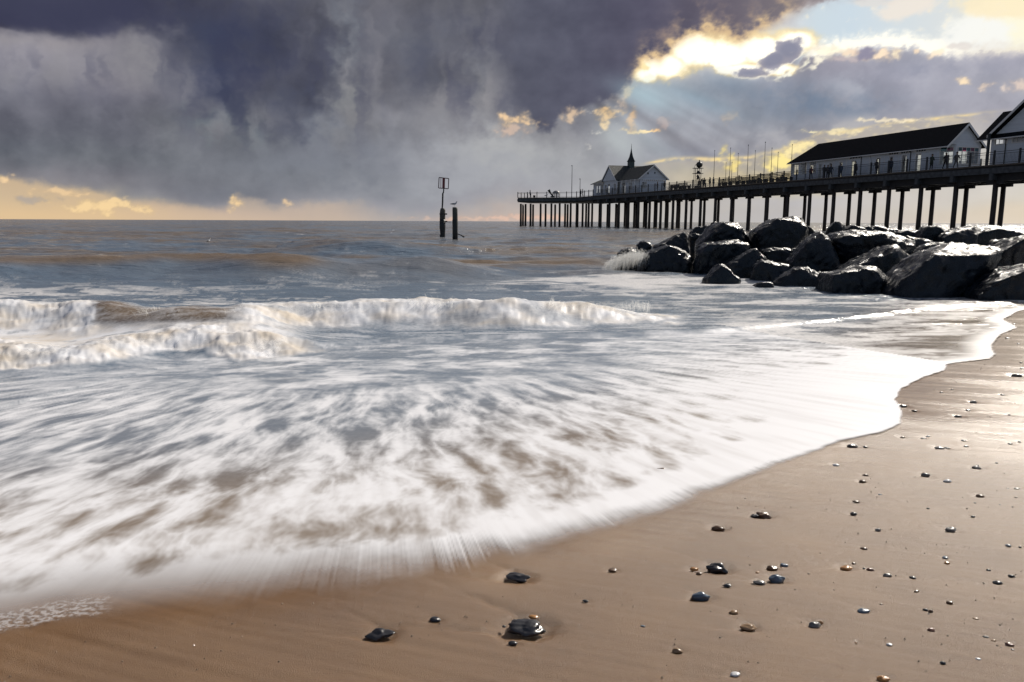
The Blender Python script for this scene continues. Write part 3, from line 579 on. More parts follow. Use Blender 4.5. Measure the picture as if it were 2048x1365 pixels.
def build_sand():
    xs = np.concatenate([-np.geomspace(2000,1.9,40)[:-1], np.linspace(-1.9,3.4,600), 3.4+np.geomspace(.009,3000,110)])
    ys = np.concatenate([-np.geomspace(2000,.3,25), [0,.6,1.0], 1.25*np.exp(np.linspace(0, math.log(14/1.25), 470)), 14+np.geomspace(.3,60,30)])
    X, Y = np.meshgrid(xs, ys); Z = sandz(X, Y).astype(float)
    near = ss(16,9,np.hypot(X,Y))
    # run-off grooves and soft undulation
    u, r = flow(X, Y); a, b = X*.86+Y*.5, -X*.5+Y*.86
    Z += near*(.004*fbm(a*.9, b*2.2, 3, 131) + .0030*fbm((X*.40+Y*.92)*11, (X*.92-Y*.40)*1.1, 3, 133) + .0017*fbm((X*.37+Y*.93)*36, (X*.93-Y*.37)*1.8, 2, 135))
    # hollow and wake at every pebble
    sx, sy = sdir.x, sdir.y; wet = np.zeros_like(X)
    wv = Vector((-.90, .43)); wv.normalize()       # wakes trail up towards the water
    for (x, y, w_, h_, c, lb, g, wm, hm) in allp:
        if y < 640: continue
        rr = max(wm*.5, .006); i0, i1 = np.searchsorted(xs, [g.x-rr*9, g.x+rr*9]); j0, j1 = np.searchsorted(ys, [g.y-rr*9, g.y+rr*9])
        if i1-i0 < 2 or j1-j0 < 2: continue
        dx = X[j0:j1,i0:i1]-g.x; dy = Y[j0:j1,i0:i1]-g.y; d = np.hypot(dx, dy*1.2)/rr; n_ = fbm(dx/rr*1.3+x, dy/rr*1.3, 2, 140)
        al_ = (dx*wv.x+dy*wv.y)/rr; ac = (-dx*wv.y+dy*wv.x)/rr
        pit = -.46*rr*np.exp(-((d+n_*.35)/1.45)**2) + .035*rr*np.exp(-((d-2.1+n_*.5)/.55)**2)
        arms = 0
        for sgn in (-1, 1):
            arms = arms + np.exp(-((ac-sgn*(.8+al_*.28)+n_*.3)/.32)**2)
        wake = -.20*rr*arms*ss(.2,1,al_)*np.exp(-np.maximum(al_,0)/3.6)
        tail = -.22*rr*np.exp(-((ac+.0+n_*.3)/.9)**2)*ss(-.4,-1,al_)*np.exp(np.minimum(al_,0)/1.6)
        Z[j0:j1,i0:i1] += pit+wake+tail
    for (x, y, w_, h_) in DARKSAND:
        g = ground(x, y); Z += .03*np.exp(-((X-g.x)/.05)**2-((Y-g.y)/.03)**2)
    de, _ = poly_dist(X, Y, EDGE)
    sheen = ss(-1.5,-.05,de)*ss(1.8,2.7,X)*.9 + .35*ss(-.3,0,de)
    sheen *= .55+.45*ss(-.25,.4,fbm((X*.5+Y*.86)*3.4,(X*.86-Y*.5)*.6,4,151)+.18)
    m = bpy.data.materials.new('wet_sand'); m.use_nodes = True; t = m.node_tree; Lk = t.links.new; b = t.nodes['Principled BSDF']
    geo = t.nodes.new('ShaderNodeNewGeometry')
    def nz_(s_, det=4, ro=.6, vec=(1,1,1)):
        mp_ = t.nodes.new('ShaderNodeMapping'); mp_.inputs['Scale'].default_value = vec; Lk(geo.outputs['Position'], mp_.inputs[0])
        n_ = t.nodes.new('ShaderNodeTexNoise'); n_.inputs['Scale'].default_value = s_; n_.inputs['Detail'].default_value = det; n_.inputs['Roughness'].default_value = ro; Lk(mp_.outputs[0], n_.inputs[0]); return n_.outputs[0]
    r1 = t.nodes.new('ShaderNodeValToRGB'); r1.color_ramp.elements[0].position = .3; r1.color_ramp.elements[1].position = .72
    r1.color_ramp.elements[0].color = (.100,.042,.011,1); r1.color_ramp.elements[1].color = (.240,.126,.044,1)
    ad = t.nodes.new('ShaderNodeMix'); ad.data_type = 'FLOAT'; ad.inputs[0].default_value = .5; Lk(nz_(420, 2, .6), ad.inputs[2]); Lk(nz_(2.2, 5, .6), ad.inputs[3]); Lk(ad.outputs[0], r1.inputs[0]); Lk(r1.outputs[0], b.inputs['Base Color'])
    a_ = t.nodes.new('ShaderNodeAttribute'); a_.attribute_name = 'sheen'
    mr = t.nodes.new('ShaderNodeMapRange'); Lk(a_.outputs['Fac'], mr.inputs[0]); mr.inputs[3].default_value = .37; mr.inputs[4].default_value = .20; Lk(mr.outputs[0], b.inputs['Roughness'])
    b.inputs['Specular IOR Level'].default_value = .55; b.inputs['Coat Weight'].default_value = .16; b.inputs['Coat Roughness'].default_value = .40; b.inputs['Coat IOR'].default_value = 1.4
    mrb = t.nodes.new('ShaderNodeMapRange'); Lk(a_.outputs['Fac'], mrb.inputs[0]); mrb.inputs[3].default_value = .9; mrb.inputs[4].default_value = .12
    bp = t.nodes.new('ShaderNodeBump'); bp.inputs['Distance'].default_value = .0034; Lk(mrb.outputs[0], bp.inputs['Strength']); Lk(nz_(330, 4, .75), bp.inputs['Height'])
    bp2 = t.nodes.new('ShaderNodeBump'); bp2.inputs['Distance'].default_value = .004; bp2.inputs['Strength'].default_value = .5; Lk(nz_(16, 5, .6, (1,1,1)), bp2.inputs['Height']); Lk(bp2.outputs[0], bp.inputs['Normal']); Lk(bp.outputs[0], b.inputs['Normal']); Lk(bp.outputs[0], b.inputs['Coat Normal'])
    ob = grid_mesh('sand', X, Y, Z, m, {'sheen': sheen}); tag(ob, kind='structure')
build_sand()
def pebble_mesh(seed, lx, ly, lz, m, rough=.12, sub=3):
    bm = bmesh.new(); bmesh.ops.create_icosphere(bm, subdivisions=sub, radius=1); rnd = random.Random(seed); o = Vector((rnd.random()*50, rnd.random()*50, seed))
    pl = [(Vector((rnd.uniform(-1,1), rnd.uniform(-1,1), rnd.uniform(-.3,1))).normalized(), rnd.uniform(.68,.9)) for _ in range(6 if rough > .2 else 3)]
    for v in bm.verts:
        p = v.co.copy()
        for n_, d_ in pl:
            e = p.dot(n_) - d_
            if e > 0: p -= n_*e*.8
        p *= 1 + rough*mnoise.noise(p*1.3+o)*1.8 + rough*.5*mnoise.noise(p*3.5+o)
        v.co = Vector((p.x*lx, p.y*ly, p.z*lz))
    me = bpy.data.meshes.new('pebble'); bm.to_mesh(me); bm.free(); me.materials.append(m); me.polygons.foreach_set('use_smooth', [True]*len(me.polygons)); return me
named = [p for p in allp if p[5]]; used_l = set()
def small_label(p):
    if p[0] in (1602, 1655, 1327) or (p[0],p[1]) in ((1690,700),(1165,697)):
        return {1602:'grey stone tip poking through the white foam', 1655:'smaller grey stone tip in the bright foam farther back',1327:'brown stone showing through the foam near its edge',1690:'dark stone in the shallow water below the rocks',1165:'tan stone in the shallow water before the long low wave lip'}[p[0]]
    size = 'tiny' if p[2] < 8 else 'small'
    q = sorted(named, key=lambda n_: math.hypot(n_[0]-p[0], (n_[1]-p[1])*1.5))
    for n_ in q[:6]:
        dx, dy = p[0]-n_[0], p[1]-n_[1]
        rel = ('right of' if dx > 0 else 'left of') if abs(dx) > abs(dy) else ('in front of' if dy > 0 else 'behind')
        nb_ = ' '.join(n_[5].split(',')[0].split()[:6])
        for stop in (' with', ' in', ' beside', ' of', ' at', ' on', ' near', ' just', ' right', ' lying',' tucked',' behind',' below',' touching'):
            if nb_.endswith(stop): nb_ = nb_[:-len(stop)]
        s_ = f'{size} {p[4]} pebble {rel} the {nb_}'
        if len(s_.split()) <= 15 and s_ not in used_l: return s_
    return f'{size} {p[4]} pebble farthest from others at the right edge'
for i, (x, y, w_, h_, c, lb, g, wm, hm) in enumerate(allp):
    lx = wm*.5; ly = lx*random.uniform(.62,.8); lz = max(hm*.42, lx*.27)*(.8 if w_ > 60 else 1)
    if lb is None: lb = small_label((x,y,w_,h_,c)); used_l.add(lb)
    me = pebble_mesh(i+1, lx, ly, lz, PM[c], .28 if (c == K and w_ > 30) or 'rough' in lb or 'knobbly' in lb else .13, 4 if w_ > 20 else 3 if w_ > 9 else 2)
    o = inst('pebble' if 'flint' not in lb and 'stone' not in lb else 'stone', me, None, (g.x, g.y, g.z-.18*lz + (.022 if x==1514 else 0)), random.uniform(-.35,.35))
    tag(o, lb, 'pebble' if o.name.startswith('pebble') else 'stone', 'pebbles scattered on the wet sand')

def grit():
    rr = np.random.RandomState(9); V=[]; F=[]
    base = np.array([(1,0,0),(0,1,0),(-1,0,0),(0,-1,0),(0,0,.8),(0,0,-.5)]); tri = [(0,1,4),(1,2,4),(2,3,4),(3,0,4),(1,0,5),(2,1,5),(3,2,5),(0,3,5)]
    n = 0
    while n < 900:
        x = rr.uniform(-1.2,4.5); y = rr.uniform(1.4,8.5)
        if rr.rand() > .25+.75*ss(.2,.7,float(fbm(np.array([x*1.1]),np.array([y*1.3]),2,301)[0])+.35): continue
        de = float(poly_dist(np.array([[x]]), np.array([[y]]), EDGE)[0][0,0])
        if de > -.05: continue
        r = rr.uniform(.0012,.0032)*(1+.25*y*.4); q = base*r*rr.uniform(.6,1.3,(6,1)); a = rr.uniform(0,6.28); c_, s_ = math.cos(a), math.sin(a)
        z = float(sandz(x, y)); b0 = len(V)
        V += [(x+p[0]*c_-p[1]*s_*.7, y+p[0]*s_+p[1]*c_*.7, z+p[2]+r*.4) for p in q]; F += [tuple(i+b0 for i in t) for t in tri]; n += 1
    me = bpy.data.meshes.new('sand_grit'); me.from_pydata(V, [], F); me.materials.append(mat('grit', (.03,.02,.015), .35, scale=9, col2=(.45,.36,.28))); o = inst('sand_grit', me); o['kind'] = 'stuff'
grit()
# ---------------------------------------------------------------- rock groyne
def rock_mat(name, c1, c2, rough):
    m = bpy.data.materials.new(name); m.use_nodes = True; t = m.node_tree; Lk = t.links.new; b = t.nodes['Principled BSDF']
    tc_ = t.nodes.new('ShaderNodeTexCoord')
    def nn(s_, d_=6, r_=.6, vec=(1,1,1)):
        mp_ = t.nodes.new('ShaderNodeMapping'); mp_.inputs['Scale'].default_value = vec; Lk(tc_.outputs['Object'], mp_.inputs[0])
        n_ = t.nodes.new('ShaderNodeTexNoise'); n_.inputs['Scale'].default_value = s_; n_.inputs['Detail'].default_value = d_; n_.inputs['Roughness'].default_value = r_; Lk(mp_.outputs[0], n_.inputs[0]); return n_.outputs[0]
    r = t.nodes.new('ShaderNodeValToRGB'); r.color_ramp.elements[0].color = (*c1,1); r.color_ramp.elements[1].color = (*c2,1); r.color_ramp.elements[0].position = .4; r.color_ramp.elements[1].position = .68
    Lk(nn(3.2), r.inputs[0]); Lk(r.outputs[0], b.inputs['Base Color']); b.inputs['Specular IOR Level'].default_value = .36
    rr = t.nodes.new('ShaderNodeMapRange'); Lk(nn(6), rr.inputs[0]); rr.inputs[1].default_value = .35; rr.inputs[2].default_value = .65; rr.inputs[3].default_value = rough-.12; rr.inputs[4].default_value = rough+.28; Lk(rr.outputs[0], b.inputs['Roughness'])
    v = t.nodes.new('ShaderNodeTexNoise'); v.noise_type = 'RIDGED_MULTIFRACTAL'; v.inputs['Scale'].default_value = 5; v.inputs['Detail'].default_value = 6; Lk(tc_.outputs['Object'], v.inputs[0])
    bp = t.nodes.new('ShaderNodeBump'); bp.inputs['Distance'].default_value = .08; bp.inputs['Strength'].default_value = 1; Lk(v.outputs[0], bp.inputs['Height'])
    bp1 = t.nodes.new('ShaderNodeBump'); bp1.inputs['Distance'].default_value = .02; bp1.inputs['Strength'].default_value = .8; Lk(nn(22, 6, .7), bp1.inputs['Height']); Lk(bp.outputs[0], bp1.inputs['Normal']); Lk(bp1.outputs[0], b.inputs['Normal'])
    return m
ROCKM = [rock_mat('wet_dark_rock', (.002,.005,.009), (.008,.013,.020), .24), rock_mat('weed_slick_rock', (.002,.005,.009), (.008,.015,.025), .20)]
c5 = lambda p: (1180+p[0]/4.267, 420+p[1]/4.267); c6 = lambda p: (1600+p[0]/4.571, 420+p[1]/4.571)
def make_rock(pts, D, conv, label, seed, th=.55, slick=0, sink=.25, rough=1.0, name='boulder'):
    """pts: silhouette/ridge points (x, y[, offset towards the viewer as a share of the width])"""
    q = [conv(p[:2]) for p in pts]; xs_ = [a[0] for a in q]; wd = (max(xs_)-min(xs_))/1560*D; cx_, cy_ = sum(xs_)/len(q), sum(a[1] for a in q)/len(q)
    P = []; _r = random.Random(seed*13+5)
    for (a, p) in zip(q, pts):
        f_ = p[2] if len(p) > 2 else 0
        P.append(at_Y(a[0], a[1], D - f_*wd))
        if len(p) < 3:
            s_ = _r.uniform(.62,.98); of_ = _r.uniform(.04,.30); b_ = (cx_+(a[0]-cx_)*s_, cy_+(a[1]-cy_)*s_)
            P.append(at_Y(b_[0], b_[1], D-of_*wd)); bk = at_Y(b_[0], b_[1], D); P.append(bk+Vector((0, th*wd, 0)))
        else:
            bk = at_Y(a[0], a[1], D-f_*wd); P.append(Vector((bk.x, D+th*wd, bk.z*.9)))
    zm = min(p.z for p in P)
    for p in [p for p in P if p.z < zm+.25]: P.append(p-Vector((0,0,sink)))
    c_ = sum(P, Vector())/len(P)
    bm = bmesh.new()
    for p in P: bm.verts.new(p-c_)
    g = bmesh.ops.convex_hull(bm, input=bm.verts); bmesh.ops.delete(bm, geom=[v for v in bm.verts if not v.link_faces], context='VERTS')
    Lm = max(.05, wd*.045)
    for _ in range(7):
        ed = [e for e in bm.edges if e.calc_length() > Lm*1.5]
        if not ed or len(bm.verts) > 5200: break
        bmesh.ops.subdivide_edges(bm, edges=ed, cuts=1); bmesh.ops.triangulate(bm, faces=[f_ for f_ in bm.faces if len(f_.verts) > 3])
    for _ in range(1): bmesh.ops.smooth_vert(bm, verts=bm.verts, factor=.5, use_axis_x=True, use_axis_y=True, use_axis_z=True)
    bm.normal_update(); o_ = Vector((seed*7.3, seed*1.7, 0)); disp = []
    for v in bm.verts:
        p = v.co; a = mnoise.fractal(p*1.3/max(wd,.4)*1.2+o_, 1, 2, 4)*.028*wd + -max(0,.12-abs(mnoise.noise(p*2.6+o_*2)))*.10 + (abs(mnoise.noise(p*5+o_))-.25)*.035*rough + mnoise.noise(p*12+o_)*.022*rough
        if slick: a += (abs(mnoise.noise(Vector((p.x*9+p.z*2, p.y*5, p.z*3))+o_))-.2)*.045*slick
        disp.append(a)
    for v, a in zip(bm.verts, disp): v.co += v.normal*a
    me = bpy.data.meshes.new(name); bm.to_mesh(me); bm.free(); me.materials.append(ROCKM[1 if slick else 0])
    me.polygons.foreach_set('use_smooth', [True]*len(me.polygons)); o = inst(name, me, None, c_); tag(o, label, 'boulder', 'boulders of the rock groyne'); return o
R5 = [
([(395,505),(400,440),(470,370),(560,345),(680,303,.1),(790,340,.05),(870,400),(890,440),(890,512),(640,520,.15)],19.3,'matt dark blue boulder at the seaward tip, broad smooth face',.6,0),
([(515,350),(545,310),(810,183,.0),(842,240),(855,375,.2),(690,300,.25),(620,395)],20.1,'tilted flat topped slab leaning behind the seaward tip boulder',.5,0),
([(395,300),(440,268),(500,270),(530,300),(480,350),(400,345)],20.6,'small knobbly wet rock in the surf behind the splash',.6,.6),
([(190,455),(230,370),(300,338),(360,330),(420,370),(430,440),(390,480)],19.9,'low ribbed rock with water streaming off it, nearest the sea',.6,1),
([(865,200),(900,150),(1000,135),(1035,150),(1000,230),(880,260)],23.0,'low black boulder behind the tall domed one',.5,0),
([(1025,130),(1045,100),(1085,97),(1092,125),(1040,165)],23.3,'small round black rock perched on the ridge at the back',.5,0),
([(838,215),(870,203),(990,212),(970,260),(905,395),(862,375)],21.2,'shadowed boulder wedged between slab and domed boulder',.4,.4),
([(905,345),(930,290),(1000,210),(1060,120),(1130,97),(1200,95),(1270,110),(1310,150),(1390,290),(1380,320),(1100,380)],19.6,'tall domed boulder with a pale ridge, left of the middle',.6,.3),
([(895,430),(920,340),(1000,290),(1160,255,.1),(1260,255),(1345,280),(1385,310),(1330,400),(1160,490),(1080,545),(900,535)],18.4,'broad lumpy boulder directly in front of the tall domed one',.5,.4),
([(1165,475),(1425,318,.05),(1525,440),(1500,470),(1380,585),(1280,585),(1200,520)],17.2,'wedge shaped boulder with a streaked flat upper face',.5,.4),
([(965,600),(1135,462,.05),(1168,475),(1282,600),(1240,640),(1150,640),(980,620)],15.6,'small pyramid shaped rock standing alone in the shallows',.6,.8),
([(1385,210),(1420,160),(1520,130),(1600,75),(1700,64),(1760,60),(1800,65),(1850,120),(1865,150),(1860,245),(1700,335),(1440,355),(1390,315)],19.2,'biggest black boulder standing highest in the middle',.6,0),
([(1480,350),(1520,325),(1770,325),(1740,440),(1700,490),(1540,470)],17.9,'deeply shaded boulder beneath the highest black boulder',.5,0),
([(1850,135),(1870,140),(1930,190),(1950,240),(1860,260)],20.0,'small dark rock behind the shoulder of the highest boulder',.5,0),
([(1365,612),(1420,465),(1470,438),(1570,450),(1780,482),(1720,560),(1570,620)],16.2,'low slab hung with streaming ridges of weed in the shallows',.4,1),
([(1555,620),(1740,512),(1800,482),(1880,490),(1950,570),(2003,600),(2000,650),(1780,682),(1690,692),(1580,662)],14.9,'glistening weed covered hump at the foot of the groyne',.5,1),
([(1385,660),(1440,625),(1550,618),(1572,660),(1480,672)],14.4,'smallest low wet rock at the waterline before the weedy hump',.6,.8),
([(1900,560),(1960,520),(2060,560),(2110,640),(2060,680),(1980,650)],15.6,'shadowed rock between the weedy hump and the dark rounded boulder',.5,0),
]
R6 = [
([(-95,490),(60,290),(190,190,.0),(275,250),(343,418),(335,470),(400,560),(250,620),(0,590),(150,355,.2)],16.3,'ridged boulder with a bluish slab side and bright right slope',.5,.3),
([(270,275),(310,205),(380,195),(600,188),(800,200),(960,240),(1070,280),(1085,340),(1050,400),(900,420),(700,430),(450,540),(340,430),(280,350)],16.6,'long flat topped boulder with glittering top, widest of all',.5,.3),
([(405,560),(850,308,.05),(905,312),(945,350),(1055,470),(1055,545),(990,620),(850,680),(630,640)],15.0,'sloping slab with pale blue left side and bright right edge',.5,.3),
([(262,650),(300,592),(560,515),(640,503,.05),(730,525),(790,600),(862,660),(830,720),(770,768),(290,764),(262,700)],13.6,'smooth matt black boulder at the waterline, rim lit on top',.6,0),
([(765,782),(950,620),(1040,500),(1150,430,.0),(1185,370),(1400,290,-.1),(1480,300,-.1),(1700,330,-.1),(1890,370),(1800,440),(1790,500),(1770,570),(1650,700),(1300,806),(900,795)],13.0,'huge slanting slab with rippled wet surface running into the water',.4,1.3),
([(1555,805),(1640,720),(1800,640),(1900,570),(2048,500),(2200,480),(2260,840),(1800,836)],12.1,'cracked dark boulder cut by the right edge, lowest on the beach',.5,.2),
([(1775,420),(1850,370),(2000,250),(2048,235),(2200,215),(2300,500),(1900,580),(1790,510)],13.4,'tall black boulder at the right edge above the cracked one',.6,0),
([(1740,325),(1800,280),(1900,262),(1975,285),(1950,340),(1850,400)],15.2,'rounded small boulder peeping behind the tall right edge boulder',.5,0),
([(1095,240),(1130,160),(1190,143),(1260,150),(1370,190),(1320,270),(1200,285)],17.5,'dark humped boulder on the skyline below the pier',.5,0),
([(1300,262),(1350,222),(1580,153),(1605,180),(1625,245),(1500,265)],17.0,'long leaning dark rock right of the skyline hump',.5,0),
([(1590,160),(1700,143),(1820,143),(1950,175),(2070,205),(2200,260),(2200,330),(1700,330),(1290,300),(1480,250)],18.0,'layered stone slab with rows of glittering ledges at the back',.6,0),
([(248,182),(300,120),(340,107),(420,135),(385,190)],19.2,'small pointed rock on the skyline left of the flat ones',.5,0),
([(400,182),(480,140),(560,155),(620,185),(500,200)],19.8,'low grey slab on the skyline behind the flat topped boulder',.5,0),
([(560,160),(640,147),(760,146),(805,170),(780,190),(600,188)],20.6,'pale flat slab farthest back under the pier piles',.5,0),
([(880,200),(960,190),(1110,195),(1120,245),(980,245)],18.4,'low black ledge left of the skyline hump',.5,0),
([(960,235),(1220,285),(1200,340),(1080,400),(1060,290)],16.9,'glinting slab sloping down between flat boulder and slanting slab',.4,.4),
([(1040,405),(1150,320),(1260,290),(1330,300),(1200,380),(1120,460),(1060,480)],15.6,'small brown black rock in the gap above the slanting slab',.4,.2),
([(780,170),(830,172),(930,190),(900,215),(790,200)],18.9,'thin dark ledge between pale slab and black ledge',.5,0),
]
sd_ = 0
for lst, cv in ((R5, c5), (R6, c6)):
    for pts, D, lb, th, sl in lst:
        sd_ += 1; nm = 'boulder' if any(w_ in lb for w_ in ('boulder', 'hump')) else 'rock'
        if 'slab' in lb and nm == 'rock': nm = 'slab'
        o = make_rock(pts, D, cv, lb, sd_, th, sl, name=nm, rough=(1.6 if 'layered' in lb or 'glittering' in lb else 1.0)); o['category'] = nm
# dark fill stones low between the boulders, where the photo shows black gaps
# ---------------------------------------------------------------- splash and spray
def foam_mat():
    m = bpy.data.materials.new('spray'); m.use_nodes = True; t = m.node_tree; b = t.nodes['Principled BSDF']
    b.inputs['Base Color'].default_value = (.82,.81,.80,1); b.inputs['Roughness'].default_value = .6; b.inputs['Alpha'].default_value = .16
    tl = t.nodes.new('ShaderNodeBsdfTranslucent'); tl.inputs[0].default_value = (.88,.88,.86,1); tp = t.nodes.new('ShaderNodeBsdfTransparent'); m1 = t.nodes.new('ShaderNodeMixShader'); m2_ = t.nodes.new('ShaderNodeMixShader'); m1.inputs[0].default_value = .25; m2_.inputs[0].default_value = .5
    t.links.new(tp.outputs[0], m1.inputs[1]); t.links.new(tl.outputs[0], m1.inputs[2]); t.links.new(b.outputs[0], m2_.inputs[1]); t.links.new(m1.outputs[0], m2_.inputs[2]); t.links.new(m2_.outputs[0], t.nodes['Material Output'].inputs[0])
    return m
FM = foam_mat()
def ribbons(name, starts, dirs, lens, wids, bend, kind='stuff'):
    n = len(starts); seg = 4; V = np.zeros((n, seg+1, 2, 3)); side = np.cross(dirs, np.array([0,-1,.2])); side /= np.linalg.norm(side, axis=1)[:,None]+1e-9
    for k in range(seg+1):
        t = k/seg; p = starts + dirs*(lens*t)[:,None] + np.array([0,0,-1])*(bend*t*t)[:,None]; w_ = wids*(1-t)**.8*(.35+.65*min(1,t*4))
        V[:,k,0] = p-side*w_[:,None]; V[:,k,1] = p+side*w_[:,None]
    co = V.reshape(-1,3); base = np.arange(n)[:,None]*(seg+1)*2; fs = []
    for k in range(seg): fs.append(np.stack([base[:,0]+k*2, base[:,0]+k*2+1, base[:,0]+k*2+3, base[:,0]+k*2+2], -1))
    q = np.concatenate(fs); me = bpy.data.meshes.new(name); me.from_pydata(co.tolist(), [], q.tolist()); me.materials.append(FM); me.polygons.foreach_set('use_smooth', [True]*len(me.polygons))
    o = bpy.data.objects.new(name, me); link(o); o['kind'] = kind; return o
rs = np.random.RandomState(5)
def along(P, n, jitter, lo=0, hi=1):
    Q = spl(P); seg = np.linalg.norm(np.diff(Q, axis=0), axis=1); cum = np.concatenate([[0], np.cumsum(seg)]); t = rs.uniform(lo, hi, n)*cum[-1]
    x = np.interp(t, cum, Q[:,0]); y = np.interp(t, cum, Q[:,1]); return x, y+rs.normal(0, jitter, n), t
x, y, t_ = along(BRK, 7000, .10, .40, .955)
cl = fbm(t_*2.4, t_*0, 3, 201); amp = np.clip(.35+cl*1.3, .05, 1.3)*ss(t_.max(), t_.max()-1.2, t_)
z0 = .24 - np.abs(rs.normal(0,.06,7000)); fwd = rs.uniform(-.8,.3,7000)
d_ = np.stack([rs.normal(-.1,.25,7000), -np.abs(rs.normal(.5,.3,7000)), rs.uniform(.2,1.0,7000)], -1); d_ /= np.linalg.norm(d_,axis=1)[:,None]
ribbons('wave_spray', np.stack([x, y-.05, z0], -1), d_, amp*rs.uniform(.05,.24,7000), rs.uniform(.003,.009,7000), rs.uniform(.02,.09,7000))
x, y, t_ = along(BORE, 3500, .12, 0, .95); d_ = np.stack([rs.normal(0,.3,3500), -np.abs(rs.normal(.6,.3,3500)), rs.uniform(.1,.9,3500)], -1); d_ /= np.linalg.norm(d_,axis=1)[:,None]
ribbons('wave_spray', np.stack([x, y-.02, .13-np.abs(rs.normal(0,.04,3500))], -1), d_, rs.uniform(.03,.11,3500), rs.uniform(.003,.008,3500), rs.uniform(.02,.07,3500))
n = 1300; p0 = at_Y(1248, 521, 19.5); tt = rs.uniform(0,1,n); st = np.stack([p0.x-.45+tt*1.0, 19.5+rs.normal(-.25,.12,n), .12+.30*np.sin(tt*2.2)**1.0+rs.normal(0,.05,n)], -1)
d_ = np.stack([-.55+rs.normal(0,.25,n), np.full(n,-.3), rs.normal(-.05,.6,n)], -1); d_ /= np.linalg.norm(d_,axis=1)[:,None]
ribbons('rock_splash', st, d_, rs.uniform(.05,.22,n), rs.uniform(.008,.022,n), rs.uniform(.05,.30,n))
# ---------------------------------------------------------------- pier
ZD = 6.8
p1, p2 = at_z(2048, 325, ZD), at_z(1186, 392, ZD)
T3 = (p2-p1); T3.z = 0; T3.normalize(); U3 = Vector((T3.y, -T3.x, 0)); RZ = math.atan2(-T3.x, T3.y)
O3 = p1 - T3*p1.dot(T3); O3.z = 0
def W(b, a, z=0): return O3 + T3*a + U3*b + Vector((0,0,z))
def a_at(x, y, b):
    d = ray(x, y); k = Vector((d.x, d.y)); q = Vector((O3.x, O3.y)) + Vector((U3.x, U3.y))*b
    # q + a*t = s*k
    det = k.x*(-T3.y) + T3.x*k.y; s = (q.x*(-T3.y) + T3.x*q.y)/det
    return (k*s - q).dot(Vector((T3.x, T3.y)))
M = dict(pile=mat('wet_pile_timber', (.034,.024,.020), .55, var=.5, scale=3, stretch=(1,1,.3), bump=.01, bscale=12),
         beam=mat('weathered_beam', (.055,.062,.07), .7, var=.4, scale=2.5, bump=.01, bscale=15), dark=mat('dark_timber', (.018,.018,.02), .7, var=.3, scale=3, bump=.01),
         deck=mat('deck_boards', (.10,.085,.07), .6, var=.3, scale=4), rail=mat('railing_paint', (.025,.032,.04), .45), white=mat('white_boards', (.60,.65,.72), .6, var=.06, scale=1.5, bump=.004, bscale=30, stretch=(.2,.2,6)),
         trim=mat('white_trim', (.72,.72,.72), .5), roof=mat('slate_roof', (.007,.008,.011), .8, var=.35, scale=6, bump=.02, bscale=25, spec=.1), roof2=mat('dark_green_slate', (.020,.028,.030), .65, var=.4, scale=3, bump=.02, bscale=20, spec=.3),
         green=mat('green_boards', (.05,.075,.075), .6, var=.1, scale=3), steel=mat('pole_steel', (.06,.065,.07), .4), bench=mat('bench_wood', (.035,.028,.024), .7, var=.3, scale=5),
         iron=mat('dark_iron', (.014,.017,.018), .45, var=.3, scale=8), floor=mat('room_floor', (.15,.12,.1), .7))
def glass(name, col, tr=.55):
    m = bpy.data.materials.new(name); m.use_nodes = True; t = m.node_tree; t.nodes.clear()
    a = t.nodes.new('ShaderNodeBsdfTransparent'); a.inputs[0].default_value = (*col, 1); g = t.nodes.new('ShaderNodeBsdfGlossy'); g.inputs['Roughness'].default_value = .03; g.inputs[0].default_value = (.75,.8,.85,1)
    x_ = t.nodes.new('ShaderNodeMixShader'); x_.inputs[0].default_value = 1-tr; o = t.nodes.new('ShaderNodeOutputMaterial')
    t.links.new(a.outputs[0], x_.inputs[1]); t.links.new(g.outputs[0], x_.inputs[2]); t.links.new(x_.outputs[0], o.inputs[0]); return m
GL = glass('window_glass', (.97,.99,1), .93); GT = glass('teal_glass', (.35,.66,.70), .92); GM = glass('magenta_glass', (.8,.22,.45), .92)
root = empty('pier', O3, RZ, label='long timber pier on tall dark piles reaching out over the sea', cat='pier')
a1 = a_at(1186, 392, 0); a0 = a_at(2048, 325, 0) - 26
aN, aF = a_at(1907, 440, .65), a_at(1533, 440, .65); DB = (aF-aN)/7
MB().box(-.05, 7.5, a0, a1+1, ZD-.14, ZD).build('deck', M['deck'], root)
MB().box(.12, 7.3, a0, a1+1, ZD-.30, ZD-.142).build('joist_layer', M['dark'], root)
bents = [aN + DB*i for i in range(-6, 60) if a0 < aN + DB*i < a1+1]
fas = MB().box(0, .2, .01, DB-.01, ZD-.86, ZD-.302).mesh('edge_beam', M['beam'])
fas2 = MB().box(0, .2, .01, DB-.01, ZD-.86, ZD-.302).mesh('edge_beam', M['dark'])
cross = MB().box(-.10, 7.5, -.2, .2, ZD-1.46, ZD-.862).mesh('crosshead', M['beam'])
gird = MB().box(0, .3, .205, DB-.205, ZD-1.55, ZD-.864).mesh('girder', M['dark'])
corb = MB().box(-.15, .15, -1.0, 1.0, ZD-1.82, ZD-1.462).mesh('corbel', M['dark'])
pl = []
for k in range(3):
    n = MB(); r = random.Random(k); n.tube([(0,0,ZD-1.4),(.01,0,3),(0,.01,1.4),(0,0,-2.2)], [.235,.245,.25,.27], 10); me = n.mesh('pile', M['pile']); me.polygons.foreach_set('use_smooth', [True]*len(me.polygons)); pl.append(me)
